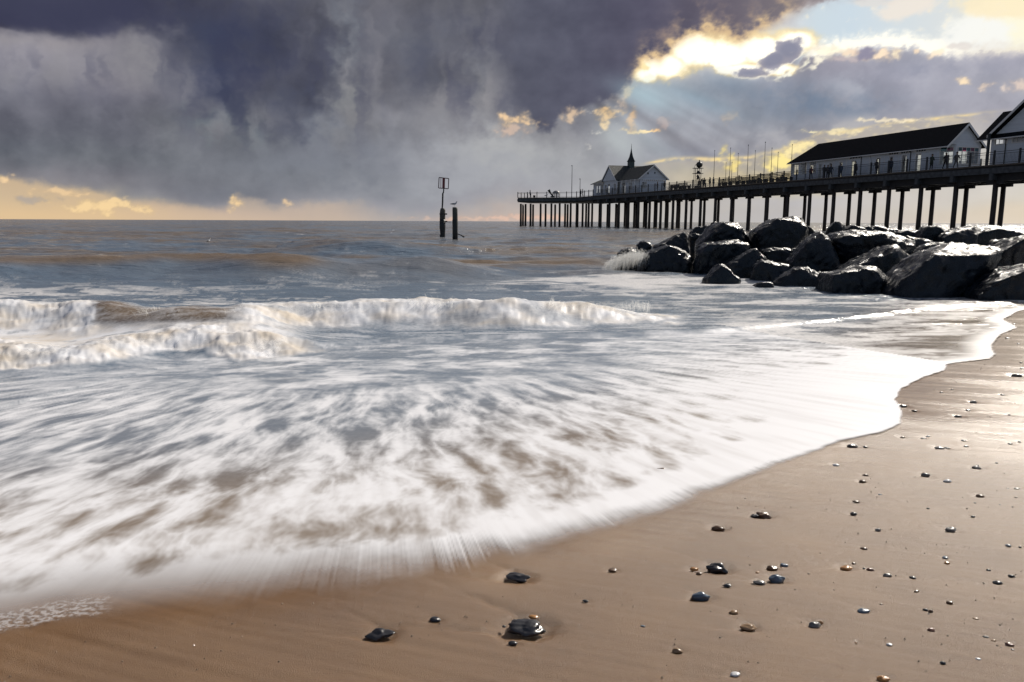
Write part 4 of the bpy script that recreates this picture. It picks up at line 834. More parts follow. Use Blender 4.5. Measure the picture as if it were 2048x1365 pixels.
for i, a in enumerate(bents):
    inst('edge_beam', fas, root, (-.02, a, 0)); inst('edge_beam', fas2, root, (7.15, a, 0)); inst('crosshead', cross, root, (0, a, 0))
    for b in (.5, 3.55, 6.6): inst('girder', gird, root, (b, a, 0))
    for b in (.65, 6.85):
        inst('pile', pl[i % 3], root, (b + random.uniform(-.05,.05), a, 0)); inst('corbel', corb, root, (b, a, 0))
# railing bays
RB = 2.75
rb = MB(); rb.box(-.03,.03,0,RB,1.17,1.22); rb.box(-.02,.02,0,RB,.99,1.03); rb.box(-.02,.02,0,RB,.12,.16)
rbl = MB()
for k in range(1, 19): rbl.tube([(0, RB*k/19, .14), (0, RB*k/19, 1.0)], .011, 4)
rp = MB().box(-.07,.07,-.07,.07,0,1.36).mesh('railing_post', M['rail']); rm_ = rb.mesh('railing_bay', M['rail']); rbm = rbl.mesh('balusters', M['rail'])
na = int((a1-a0)/RB)
aref = a_at(1988, 320, .12)
k0 = math.floor((a0-aref)/RB)+1
for k in range(k0, k0+na):
    a = aref + RB*k
    if a+RB > a1: break
    for b in (.12, 7.35):
        r_ = inst('railing_bay', rm_, root, (b, a, ZD)); inst('railing_post', rp, r_); q = inst('baluster_row', rbm, r_); q['kind'] = 'stuff'
# pier head, wider, at the seaward end
inv = Matrix.Rotation(-RZ, 3, 'Z')
def loc(p): return inv @ (Vector(p) - O3)
A = at_z(1035.5, 397, ZD); A.y = 191; A.x = A.x; A = Vector((at_Y(1035.5, 397, 191).x, 191, ZD)); B = Vector((at_Y(1153, 396, 185).x, 185, ZD)); C = W(0, a1, ZD); D_ = W(13, a1-16, ZD); E_ = W(14, a1+26, ZD); F_ = A + Vector((3.4, 11, 0))
hp = [loc(q) for q in (A, B, C, W(7.6, a1-.5, ZD), W(7.6, a1-17, ZD), D_, E_, F_)]
for q in hp: q.z = ZD-.002
MB().prism(hp, (0,0,-.16)).build('head_deck', M['deck'], root)
MB().prism([q*1 + Vector((0,0,-.162)) for q in hp], (0,0,-.9)).build('head_frame', M['dark'], root)
def edge_run(P, Q, name='edge_beam'):
    P, Q = loc(P), loc(Q); d = (Q-P); l = d.length; d.normalize(); nrm = Vector((d.y, -d.x, 0)); a_ = P+nrm*.12; b_ = Q+nrm*.12
    MB().prism([a_+Vector((0,0,-.25)), b_+Vector((0,0,-.25)), b_+Vector((0,0,-.85)), a_+Vector((0,0,-.85))], -nrm*.24).build(name, M['beam'], root)
    nb = int(l/2.4); m_ = MB(); 
    for k in range(nb+1):
        q = P + d*(l*k/nb); MBp = inst('railing_post', rp, root, (q.x, q.y, ZD))
    r2 = MB()
    for z_ in (1.19, 1.01, .14): r2.tube([P+Vector((0,0,z_)), Q+Vector((0,0,z_))], .028, 4)
    r2.build('railing_bay', M['rail'], root)
edge_run(A, B); edge_run(B, C); edge_run(F_, A)
for x_, off in [(1041.5,.6),(1061,.6),(1081,.6),(1102.5,.6),(1119,.6),(1141,.6),(1153,.6),(1177,.5),(1051,3.5),(1091,3.6),(1130,3.5),(1155,3.5),(1165,4),(1046,9),(1066,9.5),(1110,10),(1135,9),(1172,8),(1184,10),(1199,13)]:
    Y_ = np.interp(x_, [1035,1153,1200], [191,185,174]) + off; q = loc((at_Y(x_, 440, Y_).x, Y_, 0)); inst('pile', pl[int(x_) % 3], root, (q.x, q.y, 0))
for k in range(8):
    for b in (10, 12.6):
        inst('pile', pl[k % 3], root, (b, a1-15+k*5, 0))
# ---------------------------------------------------------------- buildings on the deck
def wall_a(b, a_s, a_e, z0, z1, holes, th=.12, dirv='a'):
    """wall boxes along a (or along b when dirv='b'), leaving the holes (s, e, z0, z1) open"""
    m = MB(); cuts = sorted({a_s, a_e, *[c for h in holes for c in h[:2]]}); cuts = [c for c in cuts if a_s <= c <= a_e]
    for s, e in zip(cuts[:-1], cuts[1:]):
        if e-s < 1e-4: continue
        hs = sorted([(h[2], h[3]) for h in holes if h[0] < (s+e)/2 < h[1]]); z = z0
        for (q0, q1) in hs + [(z1, z1)]:
            if q0 > z+1e-4:
                if dirv == 'a': m.box(b, b+th, s, e, z, q0)
                else: m.box(s, e, b, b+th, z, q0)
            z = max(z, q1)
    return m
def window(parent, b, s, e, z0, z1, nx, ny, dirv='a', th=.12, top=None, door=False):
    fr = MB(); w_ = .05
    def bx(s0, s1, q0, q1, o0=-.03, o1=.06):
        if dirv == 'a': fr.box(b+o0, b+o1, s0, s1, q0, q1)
        else: fr.box(s0, s1, b+o0, b+o1, q0, q1)
    bx(s-.05, s+.03, z0, z1+.05); bx(e-.03, e+.05, z0, z1+.05); bx(s+.03, e-.03, z1-.03, z1+.05)
    if not door: bx(s-.08, e+.08, z0-.07, z0-.001, -.06)
    for k in range(1, nx): bx(s+(e-s)*k/nx-.018, s+(e-s)*k/nx+.018, z0, z1-.03, -.015, .03)
    for k in range(1, ny): bx(s+.03, e-.03, z0+(z1-z0)*k/ny-.018, z0+(z1-z0)*k/ny+.018, -.012, .027)
    f_ = fr.build('door' if door else 'window', M['trim'], parent)
    gb = MB(); zt = z1 if top is None else z0+(z1-z0)*(ny-1)/ny
    if dirv == 'a': gb.box(b+.035, b+.045, s, e, z0, zt)
    else: gb.box(s, e, b+.035, b+.045, z0, zt)
    gb.build('pane', GL, f_)
    if top:
        for k, c in enumerate(top):
            g2 = MB(); s0 = s+(e-s)*k/len(top); s1 = s+(e-s)*(k+1)/len(top)
            if dirv == 'a': g2.box(b+.035, b+.045, s0, s1, zt, z1)
            else: g2.box(s0, s1, b+.035, b+.045, zt, z1)
            g2.build('coloured_pane', {'t': GT, 'm': GM, 'c': GL}[c], f_)
    return f_
def roof_gable(parent, b0, b1, as_, ae, z0, zr, over=.35, hip_e=0, hip_s=0, mt='roof', th=.14, boards=True):
    """ridge along a between b0 and b1"""
    bm_ = (b0+b1)/2; sl = (zr-z0)/(bm_-b0); B0, B1 = b0-over, b1+over; zo = z0-over*sl; S, E = as_-over, ae+over
    m = MB(); v = [(B0,S,zo),(B1,S,zo),(B1,E,zo),(B0,E,zo),(bm_,S+hip_s,zr),(bm_,E-hip_e,zr)]
    vt = [(x,y,z+th) for x,y,z in v]
    m.add(v+vt, [(0,3,5,4),(1,4,5,2),(6,10,11,9),(7,8,11,10),(0,6,9,3),(1,2,8,7),(0,4,10,6),(4,1,7,10),(3,9,11,5),(5,11,8,2)]); 
    if hip_s: m.add([vt[0],vt[4],vt[1]],[(0,1,2)])
    if hip_e: m.add([vt[3],vt[5],vt[2]],[(0,1,2)])
    m.build('roof', M[mt], parent)
    gm = MB(); gm.tube([(B0-.05,S,zo+.02),(B0-.05,E,zo+.02)], .06, 6); gm.build('gutter', M['trim'], parent)
    if boards and not hip_s:
        bb = MB(); bb.add([(B0,S-.02,zo-.16),(B0,S-.02,zo+th-.02),(bm_,S-.02,zr+th-.02),(bm_,S-.02,zr-.18),(B1,S-.02,zo+th-.02),(B1,S-.02,zo-.16)], [(0,1,2,3),(3,2,4,5)])
        o = bb.build('barge_board', M['trim'], parent); md = o.modifiers.new('s', 'SOLIDIFY'); md.thickness = .05
    return B0, B1, S, E, zo
def gable_fill(parent, b0, b1, a, z0, zr, th=.12, m='white', name='gable'):
    MB().prism([(b0,a,z0),(b1,a,z0),((b0+b1)/2,a,zr)], (0,th,0)).build(name, M[m], parent)
def pipe(parent, b, a, z0, z1):
    MB().tube([(b-.35,a,z1),(b-.12,a,z1-.25),(b-.06,a,z1-.45),(b-.06,a,z0)], .045, 6).build('downpipe', M['iron'], parent)
# --- long hall
def hall():
    b0, b1 = 2.2, 6.7; an = a_at(1876, 300, b0); af = a_at(1582, 335, b0); base = an
    r = empty('pier_hall', W(0, base, ZD), RZ, label='long white boarded pier building with black slate roof and row of doors', cat='building')
    L_ = af-an; A_ = lambda x, y=310: a_at(x, y, b0)-base; ze, zr = 2.75, 4.85
    H_ = []
    doors = [(1639,1645.5),(1660,1666),(1680,1686.5),(1704.6,1713),(1754,1762),(1780,1787),(1804.5,1814),(1832,1843)]
    wins = [(1585.6,1599),(1603,1614.5),(1621.5,1634)]
    trans = [(1699,1722),(1777,1797),(1801,1821),(1831,1851.6)]
    for x0, x1 in doors: H_.append((A_(x1), A_(x0), 0.0, 2.02))
    for x0, x1 in wins: H_.append((A_(x1), A_(x0), .95, 2.4))
    for x0, x1 in trans: H_.append((A_(x1), A_(x0), 2.22, 2.58))
    wall_a(b0, 0, L_, 0, ze, H_).build('wall', M['white'], r)
    for x0, x1 in doors: window(r, b0, A_(x1), A_(x0), 0.0, 2.02, 1, 1, door=True)
    for x0, x1 in wins: window(r, b0, A_(x1), A_(x0), .95, 2.4, 3, 4)
    for x0, x1 in trans: window(r, b0, A_(x1), A_(x0), 2.22, 2.58, 4, 1)
    bh = [(k*1.9+.35, k*1.9+1.75, .25, 2.62) for k in range(int(L_/1.9))]; wall_a(b1-.12, 0, L_, 0, ze, bh).build('wall', M['white'], r)
    for h in bh: window(r, b1-.12, h[0], h[1], h[2], h[3], 2, 3)
    fb = [(b0+.5,b0+1.7,.9,2.3),(b0+2.3,b0+3.6,.9,2.3)]
    wall_a(L_-.12, b0+.12, b1-.12, 0, ze, fb, dirv='b').build('wall', M['white'], r)
    # chamfered corner and gable wall towards the shore
    ag = -1.25; bg = b0+1.15
    gw = [(bg+.25, b1-.30, .75, 2.45)]
    wall_a(ag, bg, b1, 0, ze, gw, dirv='b').build('wall', M['white'], r); window(r, ag-.02, bg+.25, b1-.30, .75, 2.45, 5, 4, dirv='b', top='tmtmt')
    ch = empty('corner_bay', (b0, 0, 0), 0); ch.parent = r; ang = math.atan2(ag, bg-b0); ch.rotation_euler = (0,0,ang); ln = math.hypot(ag, bg-b0)
    wall_a(0, 0, ln, 0, ze, [(.22, ln-.22, .75, 2.45)], dirv='b').build('wall', M['white'], ch)
    f_ = window(ch, -.02, .22, ln-.22, .75, 2.45, 2, 4, dirv='b', top='tm')
    for s_ in list(f_.children):   # keep to three levels
        mw = Matrix.Translation(ch.location) @ Matrix.Rotation(ang, 4, 'Z'); s_.data.transform(mw)
    f_.data.transform(Matrix.Translation(ch.location) @ Matrix.Rotation(ang, 4, 'Z')); f_.parent = r
    for c_ in list(ch.children):
        c_.data.transform(Matrix.Translation(ch.location) @ Matrix.Rotation(ang, 4, 'Z')); c_.parent = r
    bpy.data.objects.remove(ch)
    wall_a(b1-.12, ag+.12, 0, 0, ze, []).build('wall', M['white'], r)
    roof_gable(r, b0, b1, ag, L_, ze, zr, .38, hip_e=3.0); gable_fill(r, b0+.02, b1-.02, ag, ze, zr)
    MB().box(b0+.1, b1-.1, ag+.1, L_-.1, .01, .05).build('floor', M['floor'], r)
    for x_ in (1613.5, 1724, 1822): pipe(r, b0, A_(x_), 0, ze-.1)
    # batten lines between the wall panels
    for x_ in (1575+24, 1651, 1670, 1694, 1740, 1770, 1798, 1826, 1858): MB().box(b0-.02, b0-.001, A_(x_)-.03, A_(x_)+.03, 0, ze-.02).build('batten', M['trim'], r)
hall()
def right_building():
    b0, b1 = 1.7, 7.0; af = a_at(1981, 300, b0); r = empty('shore_pavilion', W(0, af, ZD), RZ, label='white pier building at the right edge with big front gable', cat='building')
    A_ = lambda x, y=290: a_at(x, y, b0)-af; L_ = -15; ze = 2.95; zr = 5.4
    hs = [(A_(2014), A_(1990), 2.1, 2.62), (A_(2050), A_(2024), 2.1, 2.62), (-7,-5.2,2.1,2.62)]
    wall_a(b0, L_, 0, 0, ze, hs).build('wall', M['white'], r)
    for h in hs: window(r, b0, h[0], h[1], h[2], h[3], 3, 1)
    wall_a(b1, L_, 0, 0, ze, [(k, k+1.4, .6, 2.4) for k in (-14,-11.5,-9,-6.5,-4,-2)]).build('wall', M['white'], r)
    wall_a(-.12, b0+.12, b1, 0, ze, [(b0+.5,b0+1.6,2.1,2.62)], dirv='b').build('wall', M['white'], r)
    roof_gable(r, b0, b1, L_, .9, ze, zr, .45, boards=False)
    # cross gable on the near side
    ac = A_(1981)-4.6; hw = 4.5; zg = ze+3.5; pr = b0-.55
    zo = ze-.1
    m = MB(); v = [(pr,ac-hw,zo),(pr,ac+hw,zo),(pr,ac,zg),(b1-2,ac-hw,zo),(b1-2,ac+hw,zo),(b1-2,ac,zg)]; vt = [(x,y,z+.14) for x,y,z in v]
    m.add(v+vt, [(0,2,5,3),(1,4,5,2),(6,9,11,8),(7,8,11,10),(0,6,8,2),(2,8,7,1),(0,3,9,6),(1,7,10,4)]); m.build('roof', M['roof'], r)
    MB().prism([(b0-.02,ac-hw+.3,ze),(b0-.02,ac+hw-.3,ze),(b0-.02,ac,zg-.25)], (.1,0,0)).build('gable', M['white'], r)
    bb = MB(); bb.add([(pr-.03,ac+hw+.05,zo-.14),(pr-.03,ac+hw+.05,zo+.12),(pr-.03,ac,zg+.13),(pr-.03,ac,zg-.13),(pr-.03,ac-hw-.05,zo+.12),(pr-.03,ac-hw-.05,zo-.14)], [(0,1,2,3),(3,2,4,5)])
    o = bb.build('barge_board', M['trim'], r); o.modifiers.new('s','SOLIDIFY').thickness = .05
    MB().box(b0-.15, b0-.03, ac-hw+.2, ac+hw-.2, ze-.2, ze-.03).build('fascia', M['trim'], r)
    MB().box(.35, .55, A_(1997)-.1, A_(1997)+.1, 0, ze+.1).build('verandah_post', M['rail'], r)
    MB().box(.35, .55, A_(1997)-4.6, A_(1997)-4.4, 0, ze+.1).build('verandah_post', M['rail'], r)
    pipe(r, b0, A_(2012), 0, ze-.1)
    MB().box(b0+.1, b1, L_+.1, -.14, .01, .05).build('floor', M['floor'], r)
right_building()
def pavilion():
    b0 = 1.6; aw = a_at(1279, 370, b0); r = empty('pier_end_pavilion', W(0, aw, ZD), RZ, label='small white pavilion with cross gables and pointed spire near pier end', cat='building')
    A_ = lambda x, b=b0: a_at(x, 370, b)-aw; ze = 3.0
    wb1 = 7.3
    # shoreward wing with frontal gable
    gh = [(b0+.55, b0+1.55, 1.0, 2.15)]+[(b0+.5+k*.42, b0+.5+k*.42+.26, 2.42, 2.58) for k in range(12)]
    wall_a(0, b0, wb1, 0, ze, gh, dirv='b').build('wall', M['white'], r); window(r, -.02, b0+.55, b0+1.55, 1.0, 2.15, 2, 2, dirv='b')
    for h in gh[1:]: window(r, -.02, h[0], h[1], h[2], h[3], 1, 1, dirv='b')
    am0 = A_(1234, 1.0); am1 = A_(1208, 1.0)
    sh = [(A_(1252), A_(1244), 0, 2.3), (A_(1264), A_(1258), .8, 2.2), (A_(1240), A_(1236), .8, 2.2), (A_(1233), A_(1229), .8, 2.2)]
    wall_a(b0, 0, am0, 0, ze, sh).build('wall', M['white'], r)
    for h in sh: window(r, b0, *h, 1, 2, door=h[2] == 0)
    roof_gable(r, b0, wb1, 0, am0+2, ze-.05, ze+2.35, .45, mt='roof2'); gable_fill(r, b0+.02, wb1-.02, 0, ze-.05, ze+2.2)
    MB().box(b0+1.6, b0+1.9, -.04, -.001, ze+.6, ze+.95).build('vent', M['green'], r); MB().box(b0+3.1, b0+3.35, -.04, -.001, ze+.75, ze+1.05).build('vent', M['green'], r)
    # main block, ridge across the pier
    c0, c1, zr = 1.0, 10.6, ze+2.95; am = (am0+am1)/2
    mh = [(A_(1220,c0), A_(1216,c0), 0, 2.3), (am0+.6, am0+1.5, .8, 2.2), (am1-1.5, am1-.7, .8, 2.2)]
    wall_a(c0, am0, am1, 0, ze, mh).build('wall', M['white'], r)
    for h in mh: window(r, c0, *h, 1, 2, door=h[2] == 0)
    wall_a(am0, wb1, c1, 0, ze, [(8,9.6,.8,2.2)], dirv='b').build('wall', M['white'], r); wall_a(am1-.12, c0, c1, 0, ze, [(2,3.4,.6,2.3),(5,6.5,.6,2.3),(8,9.4,.6,2.3)], dirv='b').build('wall', M['white'], r); wall_a(c1-.12, am0, am1, 0, ze, [(am0+1,am1-1,.6,2.3)]).build('wall', M['white'], r)
    o_ = .45; hw = (am1-am0)/2+o_; zo = ze-.2; m = MB(); v = [(c0-o_,am-hw,zo),(c0-o_,am+hw,zo),(c0-o_,am,zr),(c1+o_,am-hw,zo),(c1+o_,am+hw,zo),(c1-.9,am,zr)]; vt = [(x,y,z+.14) for x,y,z in v]
    m.add(v+vt, [(0,2,5,3),(1,4,5,2),(6,9,11,8),(7,8,11,10),(0,6,8,2),(2,8,7,1),(0,3,9,6),(1,7,10,4),(9,10,11)]); m.build('roof', M['roof2'], r)
    MB().prism([(c0-.3,am-hw+.25,ze-.1),(c0-.3,am+hw-.25,ze-.1),(c0-.3,am,zr-.2)], (.12,0,0)).build('gable', M['white'], r)
    bb = MB(); X_ = c0-o_-.03; bb.add([(X_,am+hw+.05,zo-.14),(X_,am+hw+.05,zo+.12),(X_,am,zr+.13),(X_,am,zr-.15),(X_,am-hw-.05,zo+.12),(X_,am-hw-.05,zo-.14)], [(0,1,2,3),(3,2,4,5)])
    o = bb.build('barge_board', M['trim'], r); o.modifiers.new('s','SOLIDIFY').thickness = .05
    # low seaward wing with hipped roof
    al1 = A_(1187); wh = [(am1+.5+k*1.45, am1+1.4+k*1.45, .7, 2.3) for k in range(int((al1-am1-.4)/1.45))]
    wall_a(b0, am1, al1, 0, ze-.2, wh).build('wall', M['white'], r)
    for h in wh: window(r, b0, *h, 1, 2)
    wall_a(al1-.12, b0, 8.5, 0, ze-.2, [(2.2,3.6,.6,2.3),(5,6.4,.6,2.3)], dirv='b').build('wall', M['white'], r); wall_a(8.4, am1, al1, 0, ze-.2, [(h[0],h[1],.5,2.4) for h in wh]).build('wall', M['white'], r)
    roof_gable(r, b0, 8.5, am1-2, al1, ze-.2, ze+1.5, .5, hip_e=3.2, mt='roof2', boards=False)
    # cupola and spire
    cx_, cy_ = 5.6, am; q = Vector((cx_, cy_, 0)); s_ = MB(); s_.box(cx_-.55, cx_+.55, cy_-.55, cy_+.55, zr-.5, zr+1.0); s_.build('cupola', M['green'], r)
    n = 4; prof = [(.78,1.0),(.60,1.3),(.34,2.0),(.16,2.9),(.05,3.7),(.015,4.7)]; vs = []
    for rr, z_ in prof:
        for k in range(4): t_ = math.pi/4+k*math.pi/2; vs.append((cx_+rr*1.25*math.cos(t_), cy_+rr*1.25*math.sin(t_), zr+z_))
    fs = [(i*4+k, i*4+(k+1)%4, (i+1)*4+(k+1)%4, (i+1)*4+k) for i in range(len(prof)-1) for k in range(4)] + [(3,2,1,0)]
    MB().add(vs, fs).build('spire', M['roof2'], r)
    # verandah posts
    for a_ in np.linspace(.8, am0-.4, 5): MB().box(b0-.75, b0-.65, a_-.05, a_+.05, 0, ze-.35).build('verandah_post', M['trim'], r)
    MB().box(b0, 8.4, .1, al1-.1, .01, .05).build('floor', M['floor'], r)
pavilion()
# ---------------------------------------------------------------- small things on the deck
def flagpole(x, ytop, b, lb, g='bare flagpoles along the pier deck'):
    a = a_at(x, 360, b); q = W(b, a, ZD); top = at_Y(x, ytop, q.y).z - ZD
    r = empty('flagpole', q, RZ, label=lb, cat='flagpole', group=g)
    MB().tube([(0,0,0),(.03,0,top*.5),(0,.02,top)], [.05,.04,.025], 6).build('pole', M['steel'], r); MB().tube([(0,0,top),(0,0,top+.14)], [.07,.04], 6).build('finial', M['steel'], r)
FP = [(1427,302.7,1.2,'bare flagpole leftmost, just right of the standing group'),(1458.5,297.5,1.2,'bare flagpole second tall one, before the yellow cloud gap'),(1474.3,308.3,6.4,'shorter bare flagpole third of the long row'),(1493.5,291.5,1.2,'tall bare flagpole in the middle of the row'),
(1508,302.7,6.4,'bare flagpole just right of the middle tall one'),(1527,285.8,1.2,'tallest bare flagpole of the row'),(1540.8,297.5,6.4,'bare flagpole right of the tallest one'),(1553.6,306,6.4,'shorter bare flagpole second from the hall'),(1580.8,291,1.3,'bare flagpole touching the far end of the long hall'),
(1450.8,327,6.9,'short bare flagpole, left one of the two short ones'),(1462.6,326,6.9,'short bare flagpole, right one of the two short ones')]
for f_ in FP: flagpole(*f_)
for x_, yt, Y_, lb in [(1143.3,332.5,186,'tall thin mast on the pier head left of the pavilion'),(1159.7,359,184,'shorter mast beside two people left of the pavilion')]:
    q = at_Y(x_, 395, Y_); q.z = ZD; top = at_Y(x_, yt, Y_).z-ZD; r = empty('lamp_mast', q, RZ, label=lb, cat='mast', group='masts on the pier head')
    MB().tube([(0,0,0),(0,0,top)], [.09,.05], 6).build('pole', M['steel'], r); MB().box(-.22,.08,-.1,.1,top,top+.12).build('lamp_head', M['steel'], r)
# benches, seen from behind
bp_ = {}
def bench(x, b, lb, w_=1.9, h_=1.05):
    a = a_at(x, 370, b); r = empty('bench', W(b, a, ZD), RZ, label=lb, cat='bench', group='benches set along the deck with their backs to the railing')
    k = (w_, h_)
    if k not in bp_:
        bk = MB()
        for z_ in np.linspace(.42, h_-.14, 5): bk.prism([(-.02-(z_-.4)*.12,-w_/2,z_),(-.02-(z_-.4)*.12,w_/2,z_),(-.02-(z_-.28)*.12,w_/2,z_+.115),(-.02-(z_-.28)*.12,-w_/2,z_+.115)], (.03,0,0))
        bp_[k] = (bk.mesh('backrest', M['bench']), MB().box(.02,.48,-w_/2,w_/2,.40,.45).mesh('seat', M['bench']), MB().add([(-.06,-.04,0),(.48,-.04,0),(.48,.04,0),(-.06,.04,0),(-.06,-.04,.64),(.46,-.04,.64),(.46,.04,.64),(-.06,.04,.64)],[(0,3,2,1),(4,5,6,7),(0,1,5,4),(1,2,6,5),(2,3,7,6),(3,0,4,7)]).mesh('side_panel', M['bench']))
    inst('backrest', bp_[k][0], r); inst('seat', bp_[k][1], r)
    for s_ in (-1, 1): inst('side_panel', bp_[k][2], r, (0, s_*w_/2, 0))
for x_, b, h_, lb in [(1346,1.7,1.05,'dark bench nearest the pavilion wall'),(1354,1.7,1.05,'dark bench second along from the pavilion'),(1363,1.7,1.2,'dark bench third along from the pavilion, higher back'),(1370.5,1.7,1.2,'dark bench next left of the clock tower railing'),
    (1443,1.8,1.2,'dark bench first one right of the standing group'),(1452,1.8,1.25,'dark bench below the two short flagpoles'),(1466,1.8,1.15,'dark bench left of the short third flagpole'),(1478,1.8,1.3,'tall backed bench right of the third flagpole'),(1490,1.8,1.2,'dark bench at the foot of the middle flagpole'),
    (1500,1.8,1.2,'dark bench right of the middle flagpole foot'),(1511,1.8,1.15,'dark bench beside the fifth flagpole foot'),(1522,1.8,1.35,'high backed bench left of the tallest flagpole'),(1534,1.8,1.3,'bench right of the tallest flagpole foot'),(1547,1.8,1.4,'tall backed bench between the last shorter flagpoles'),(1560,1.8,1.45,'tall backed bench two from the hall corner'),(1571,1.8,1.25,'dark bench closest to the hall corner')]:
    bench(x_, b, lb, 1.9, h_)
# clock tower sculpture
def clock():
    b = 2.6; a = a_at(1395.5, 370, b); q = W(b, a, ZD); s_ = q.y/1560; r = empty('water_clock', q, RZ, label='dark iron sculpture with a big round drum on an open frame tower', cat='sculpture')
    h = lambda y: at_Y(1396, y, q.y).z-ZD
    for sx in (-.36, .36):
        for sy in (-.3, .3): MB().tube([(sx,sy,0),(sx,sy,h(337))], .05, 5).build('frame_post', M['iron'], r)
    for y_ in (337, 347.5): MB().box(-.85,.7,-.5,.5,h(y_)-.05,h(y_)+.03).build('platform', M['iron'], r)
    MB().tube([(-.8,0,.2),(-.8,0,h(336)),(-.62,0,h(331)),(-.3,0,h(328))], .04, 6).build('pipe', M['iron'], r)
    dr = MB(); zc_ = h(329.8); R_ = .50
    for k in (0,): dr.tube([(.18,-.28,zc_),(.18,-.2,zc_),(.18,.2,zc_),(.18,.28,zc_)], [R_*.8,R_,R_,R_*.8], 20)
    dr.build('drum', M['iron'], r); bm = bmesh.new(); bmesh.ops.create_uvsphere(bm, u_segments=16, v_segments=10, radius=R_*1.05); bmesh.ops.translate(bm, verts=bm.verts, vec=(.15,0,zc_-.02)); me = bpy.data.meshes.new('drum'); bm.to_mesh(me); bm.free(); me.materials.append(M['iron']); inst('kettle', me, r)
    MB().tube([(.16,0,zc_+R_),(.16,0,zc_+R_+.08),(.16,0,zc_+R_+.2),(.16,0,zc_+R_+.3)], [.05,.10,.12,.04], 8).build('knob', M['iron'], r)
    for (x_, z_, rr) in [(-.1,h(345.5),.22),(.22,h(345.5),.2),(.02,h(343.5),.16),(-.1,h(352.5),.2),(.1,h(355),.22),(-.15,h(358),.16),(.2,h(357.5),.14)]:
        MB().tube([(x_,0,z_-rr*.8),(x_,0,z_),(x_,0,z_+rr*.9)], [rr*1.1,rr,rr*.4], 9).build('figure', M['iron'], r)
    MB().box(-.45,.45,-.4,.4,0,.5).build('basin', M['iron'], r)
clock()
# things on the pier head
q = at_Y(1101, 395, 186); q.z = ZD; r = empty('telescope', q, 0, label='big tilted cylinder like a mounted telescope on the pier head', cat='telescope')
MB().tube([(.55,0,.25),(-.1,0,1.1),(-.45,0,1.72)], [.16,.22,.34], 12).build('tube', M['iron'], r); MB().box(.0,.9,-.3,.3,0,.3).build('base', M['iron'], r)
q = at_Y(1112.5, 395, 187); q.z = ZD; r = empty('dome_frame', q, 0, label='round topped openwork dome booth on the pier head', cat='booth')
fr = MB()
for k in range(12):
    t_ = 2*math.pi*k/12; fr.tube([(.85*math.cos(t_),.85*math.sin(t_),0),(.88*math.cos(t_),.88*math.sin(t_),.9)], .03, 5)
for z_ in (.3,.6,.9): fr.tube([(.87*math.cos(2*math.pi*k/24),.87*math.sin(2*math.pi*k/24),z_) for k in range(25)], .035, 5)
fr.build('ring_frame', M['steel'], r)
bm = bmesh.new(); bmesh.ops.create_uvsphere(bm, u_segments=20, v_segments=12, radius=.87); bmesh.ops.delete(bm, geom=[v for v in bm.verts if v.co.z < -.02], context='VERTS'); bmesh.ops.scale(bm, vec=(1,1,.8), verts=bm.verts); bmesh.ops.translate(bm, verts=bm.verts, vec=(0,0,.92)); me = bpy.data.meshes.new('dome'); bm.to_mesh(me); bm.free(); me.materials.append(mat('dome_grey', (.22,.21,.20), .5)); inst('dome', me, r)
q = at_Y(1068.5, 396, 188.5); q.z = ZD; r = empty('bin', q, 0, label='squat dark bin on the pier head beside the lone figure', cat='bin'); MB().tube([(0,0,0),(0,0,.45)], [.26,.3], 10).build('drum', M['iron'], r); MB().tube([(0,0,.45),(0,0,.52)], [.33,.31], 10).build('lid', M['iron'], r)
# ---------------------------------------------------------------- gulls
def gull(q, L_, face, lb, grp=None, swim=False):
    r = empty('gull', q, face, label=lb, cat='gull', group=grp)
    w_ = mat('gull_white', (.35,.36,.38), .6); g_ = mat('gull_grey_wing', (.10,.11,.13), .6); y_ = mat('gull_beak', (.25,.14,.04), .5)
    z = 0 if swim else .13
    pts = [(-.50,.10),(-.30,.12),(-.1,.13),(.10,.14),(.22,.19),(.27,.27),(.31,.31),(.36,.31)]; rad = [.008,.045,.085,.09,.062,.042,.05,.012]
    b = MB().tube([(x*L_*1.25,0,(zz)*L_*1.9+z*L_*2) for x, zz in pts], [q_*L_*1.7 for q_ in rad], 10).build('body', w_, r, smooth=True)
    for s_ in (-1,1):
        MB().add([(.12*L_,s_*.10*L_,(.30+z*2)*L_),(-.2*L_,s_*.15*L_,(.36+z*2)*L_),(-.66*L_,s_*.03*L_,(.26+z*2)*L_),(-.2*L_,s_*.13*L_,(.17+z*2)*L_),(.1*L_,s_*.13*L_,(.2+z*2)*L_)],[(0,1,2,3,4)]).build('wing', g_, r)
        if not swim: MB().tube([(0,s_*.04*L_,0),(.0,s_*.04*L_,.35*L_)], .012*L_/.4*.4, 5).build('leg', y_, r)
    MB().tube([(.43*L_,0,(.59+z*2)*L_),(.55*L_,0,(.57+z*2)*L_)], [.014*L_*1.5,.004], 6).build('beak', y_, r)
